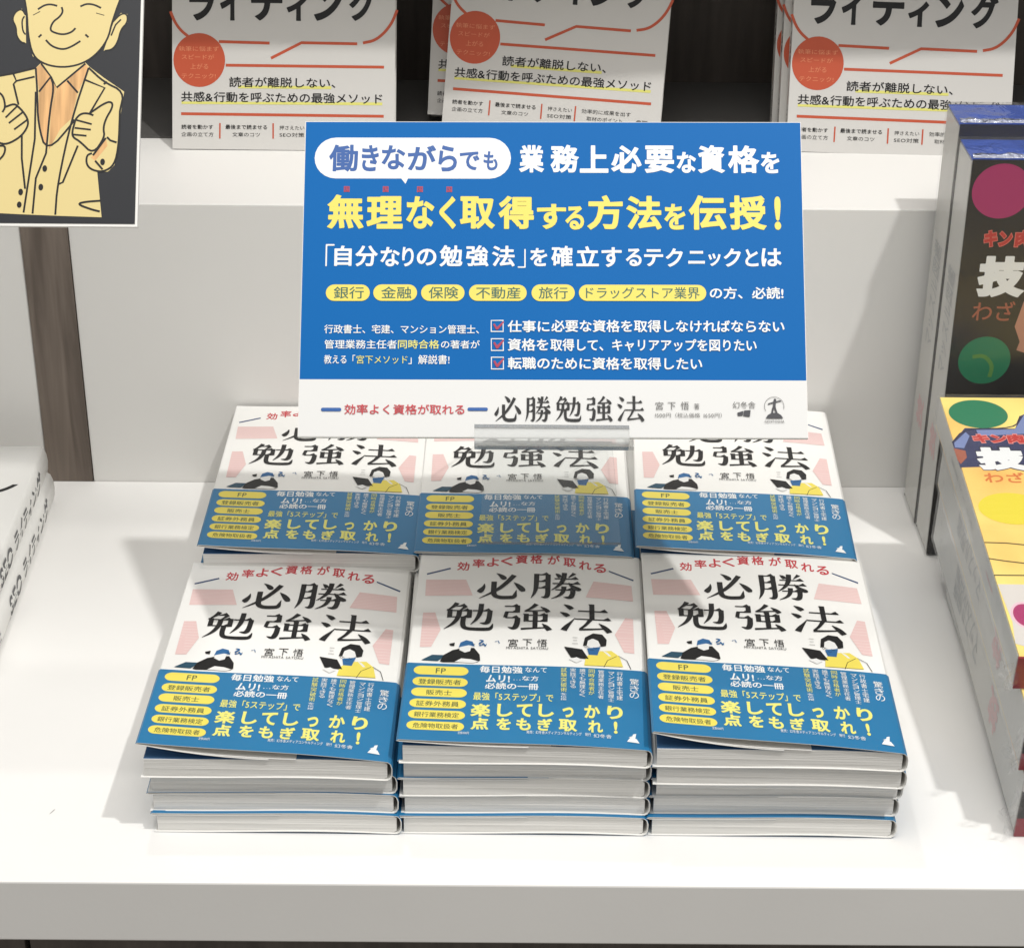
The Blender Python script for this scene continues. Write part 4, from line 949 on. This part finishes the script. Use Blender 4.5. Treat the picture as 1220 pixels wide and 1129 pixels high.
seo_book('white and orange writing book on the ledge behind the shrink wrapped books', OC, -2.4, -1.0)

mb = MB(); mb.box(-40, 506, 202.4, 80, 546, 208.3, 'seo_white'); tag(mb.build('book_block', bevel=.8), 'low white block raising the middle writing books, hidden behind the blue sign', 'book rest')
# ================================================================== white books lying at the left edge
def white_book(label, x, y, z, rz, t):
    b = empty('white_paperback', label, 'book', 'white books lying spine outward at the left edge', (x, y, z), R(rz))
    mb = MB(); sec = []
    # cross-section over x: flat covers, rounded spine at x = 0
    def wave(y_): return 1.6*max(0, (y_-150)/60)**2
    for y_ in (0, 50, 100, 150, 180, 212):
        zw = wave(y_); sec.append([(-148, y_, .3), (-3, y_, .2)]+[(-3+3.6*math.sin(R(a)), y_, t/2-t/2*math.cos(R(a))+zw*(.5-.5*math.cos(R(a)))) for a in (30, 60, 90, 120, 150)]+[(-3, y_, t+zw), (-40, y_, t+zw*.6), (-148, y_, t)])
    n = len(sec[0]); vs = [p for r in sec for p in r]
    mb.add(vs, [(r*n+i, r*n+i+1, (r+1)*n+i+1, (r+1)*n+i) for r in range(5) for i in range(n-1)], 'jacket_white')
    mb.f = [tuple(reversed(f)) for f in mb.f]
    o = mb.build('jacket', b, smooth=True)
    sm = o.modifiers.new('thickness', 'SOLIDIFY'); sm.thickness = .0005; sm.offset = 1
    mb = MB(); mb.box(-147, 1.5, .8, -3.5, 210.5, t-.6, 'page_edge'); mb.build('page_block', b)
    def ws(u, v):
        u_ = min(max(u, 0), 212); return wave(u_)
    P = Print(lambda u, v, d: (.95+d-abs(v/t-.5)**2*3.6, u, v+ws(u, v)*.5)); P.text('ライティング', 106, 3.2, 188, t-3.4, 'spine_dark', .03)
    P.text('Webで稼ぐ', 40, 5, 92, t-5, 'spine_dark', .03) if 0 else P.text('SEO', 64, 3.6, 98, t-4, 'spine_dark', .03); P.text('翔泳社', 14, 6, 36, t-6, 'spine_grey', 0); P.line('orange', [(40, t/2), (60, t/2)], 1.0)
    # spine text reads from the rear towards the front
    P.mb.build('spine_print', b)
    P = Print(lambda u, v, d: (u, v, t+.55+d)); P.text('ン', -27, 150, -7, 171, 'ink', .02); P.mb.build('cover_print', b)
    return b
white_book('lower white book of the small pile by the left edge of the shelf', -309, 133, .3, 1.0, 20)
white_book('upper white book of the small pile by the left edge, ink strokes on its cover', -312.5, 131, 21.0, .6, 20)

# ================================================================== thick shrink wrapped books at the right
def film(b, x0, y0, z0, x1, y1, z1, flapf=True):
    me = MB(); n = 10
    rnd = random.Random(5)
    def face(o, a, c_, na, nc, nrm):
        vs = []; 
        for i in range(na+1):
            for j in range(nc+1):
                e = 0 if i in (0, na) or j in (0, nc) else rnd.uniform(-.5, .9)
                vs.append(tuple(o[k]+a[k]*i/na+c_[k]*j/nc+nrm[k]*e for k in range(3)))
        me.add(vs, [(i*(nc+1)+j, (i+1)*(nc+1)+j, (i+1)*(nc+1)+j+1, i*(nc+1)+j+1) for i in range(na) for j in range(nc)], 'film')
    X, Y, Z = x1-x0, y1-y0, z1-z0
    face((x0, y0, z1), (X, 0, 0), (0, Y, 0), 12, 16, (0, 0, 1)); face((x0, y0, z0), (0, Y, 0), (0, 0, Z), 16, 5, (-1, 0, 0)); face((x0, y0, z0), (X, 0, 0), (0, 0, Z), 14, 5, (0, -1, 0)); o_ = len(me.f); face((x0, y1, z0), (X, 0, 0), (0, 0, Z), 30, 6, (0, 1, 0)); i_ = me.mi('film_crinkled'); me.m[o_:] = [i_]*(len(me.f)-o_)
    o = me.build('shrink_wrap', b, smooth=True)
    return o
def crumple(b, pts, size, seed):
    rnd = random.Random(seed); me = MB(); vs = []; n = 9
    (ax, ay, az), (bx_, by_, bz_) = pts
    for i in range(n+1):
        for j in range(5):
            t = i/n; vs.append((ax+(bx_-ax)*t+rnd.uniform(-1, 1)*size*.25-(j/4)*size*.8*rnd.uniform(.6, 1.2), ay+(by_-ay)*t+rnd.uniform(-1, 1)*size*.2-(j/4)*size*.5, az+(bz_-az)*t+rnd.uniform(-1, 1)*size*.22))
    me.add(vs, [(i*5+j, (i+1)*5+j, (i+1)*5+j+1, i*5+j+1) for i in range(n) for j in range(4)], 'film')
    return me.build('wrap_end_flap', b)
def thick_book(label, MW, L, T, w, cover_k, items, face_bands, spine_txt, top_k, seedf):
    b = empty('wrapped_book', label, 'book', 'shrink wrapped thick books at the right'); b.matrix_world = MW
    mb = MB(); mb.box(.8, 1, -T+1.2, w, L-1, -1.2, 'page_edge'); mb.build('page_block', b)
    mb = MB(); mb.box(0, 0, -1.1, w, L, 0, cover_k); mb.box(0, 0, -T, w, L, -T+1.1, cover_k); mb.box(0, L-1.0, -T+1.1, w, L, -1.1, top_k); mb.build('cover', b)
    mb = MB()
    for z0, z1, k in face_bands: mb.box(-.6, -1.2, z0, w, 0.0, z1, k)
    mb.build('end_face', b)
    if items:
        P = Print(lambda u, v, d: (u, v, d)); P.run(items); P.mb.build('cover_print', b)
    P = Print(lambda u, v, d: (-.3-d, u, -v)); P.text(spine_txt, 120, 9, 190, T-9, 'spine_side', .01); P2 = Print(lambda u, v, d: (-.3-d, u, -v)); P2.text('技', 62, 9, 84, T-10, 'spine_pink', .05); P2.mb.build('spine_emblem', b)
    mb2 = MB(); mb2.box(-.25, 2, -T+1.2, .8, L-2, -1.2, 'side_white'); mb2.build('spine_panel', b)
    P.mb.build('spine_print', b)
    film(b, -1.2, -2.0, -T-.2, w, L+1.4, 1.3)
    if face_bands: crumple(b, ((-1, -1.5, -T+1), (-.5, -2, -1)), 9, seedf); crumple(b, ((-1, 20, -T+1), (-.8, -3, -T+2)), 6, seedf+7)
    return b
addm('spine_side', srgb(176, 178, 178), rough=.4); addm('spine_pink', srgb(214, 176, 176), rough=.4); addm('side_white', srgb(204, 203, 198), rough=.4)
def seam_glint(b, L, w, seed):  # whitish film ridge added for the glints along the top front edge
    rnd = random.Random(seed); me = MB(); n = 60; vs = []
    for i in range(n+1):
        x = w*i/n; a = rnd.uniform(.3, 1)
        vs += [(x, L+1.5, .6+rnd.uniform(-.3, .3)), (x, L+2.0+a*1.4, -1.2+rnd.uniform(-.8, .8)), (x, L+2.2+a*.9, -4+rnd.uniform(-1.4, 1.4)), (x, L+1.5, -6.4+rnd.uniform(-1.8, 1.2))]
    me.add(vs, [(i*4+j, (i+1)*4+j, (i+1)*4+j+1, i*4+j+1) for i in range(n) for j in range(3)], 'film_seam_glint'); me.build('wrap_seam_glint', b)
# two standing upright
Mb = plane_matrix((259.0, 283.4, 1.0), R(89.0))
b1 = thick_book('front black wrapped book standing upright, magenta disc above its title', Mb, 265, 38, 182, 'cover_black', BLACK, [], 'マッスル図鑑', 'blue_print', 1)
seam_glint(b1, 265, 182, 3)
Mb = plane_matrix((258.0, 323.6, 1.0), R(89.4))
b2 = thick_book('rear wrapped book standing upright behind the black cover one, blue top edge', Mb, 273, 39, 182, 'cover_black', [], [], 'マッスル図鑑', 'blue_print', 2)
seam_glint(b2, 273, 182, 4)
# three lying on a riser, tilted
tl = R(6.5); ct, st = math.cos(tl), math.sin(tl)
def lying(x, v0, h): return plane_matrix((x, v0*ct-h*st, v0*st+h*ct), tl)
bands = [(-36, -24, 'crimson'), (-24, -8, 'black_print'), (-8, -.5, 'coverwhite')]
thick_book('undermost of the three wrapped books lying on the slanting rest', lying(255.5, 2, 41), 256, 41, 182, 'cover_black', [], [(-41, -28, 'crimson'), (-28, -9, 'black_print'), (-9, -.5, 'coverwhite')], 'マッスル図鑑', 'side_white', 3)
thick_book('middle one of the three wrapped books lying on the slanting rest', lying(253, 8, 77), 250, 35.5, 182, 'cover_yellow', [], [(-35.5, -24, 'crimson'), (-24, -8, 'black_print'), (-8, -.5, 'coverwhite')], 'マッスル図鑑', 'side_white', 4)
Y2 = []
for it in YELLOW:
    dv = -30
    if it[0] == 'T': Y2.append(('T', it[1], it[2], it[3]+dv, it[4], it[5]+dv, it[6], it[7]))
    elif it[0] in 'P': Y2.append(('P', it[1], [(p[0], p[1]+dv) for p in it[2]]))
    elif it[0] in 'S': Y2.append(('S', it[1], [(p[0], p[1]+dv) for p in it[2]], it[3]))
    elif it[0] == 'E': Y2.append(('E', it[1], it[2], it[3]+dv, it[4], it[5]))
ob = thick_book('topmost lying wrapped book, yellow cover with a green oval and white title', lying(249, 30, 98), 238.5, 20.5, 182, 'cover_yellow', Y2, [(-20.5, -.3, 'crimson')], 'マッスル図鑑', 'side_white', 5)
mb = MB(); mb.add([(262, 60, .2), (430, 60, .2), (430, 232, .2), (262, 232, .2), (262, 60, 5.2), (430, 60, 5.2), (430, 232, 24.4), (262, 232, 24.4)], [(0,3,2,1),(4,5,6,7),(0,1,5,4),(1,2,6,5),(2,3,7,6),(3,0,4,7)], 'side_white')
tag(mb.build('book_rest'), 'low white wedge under the pile of lying wrapped books', 'book rest')
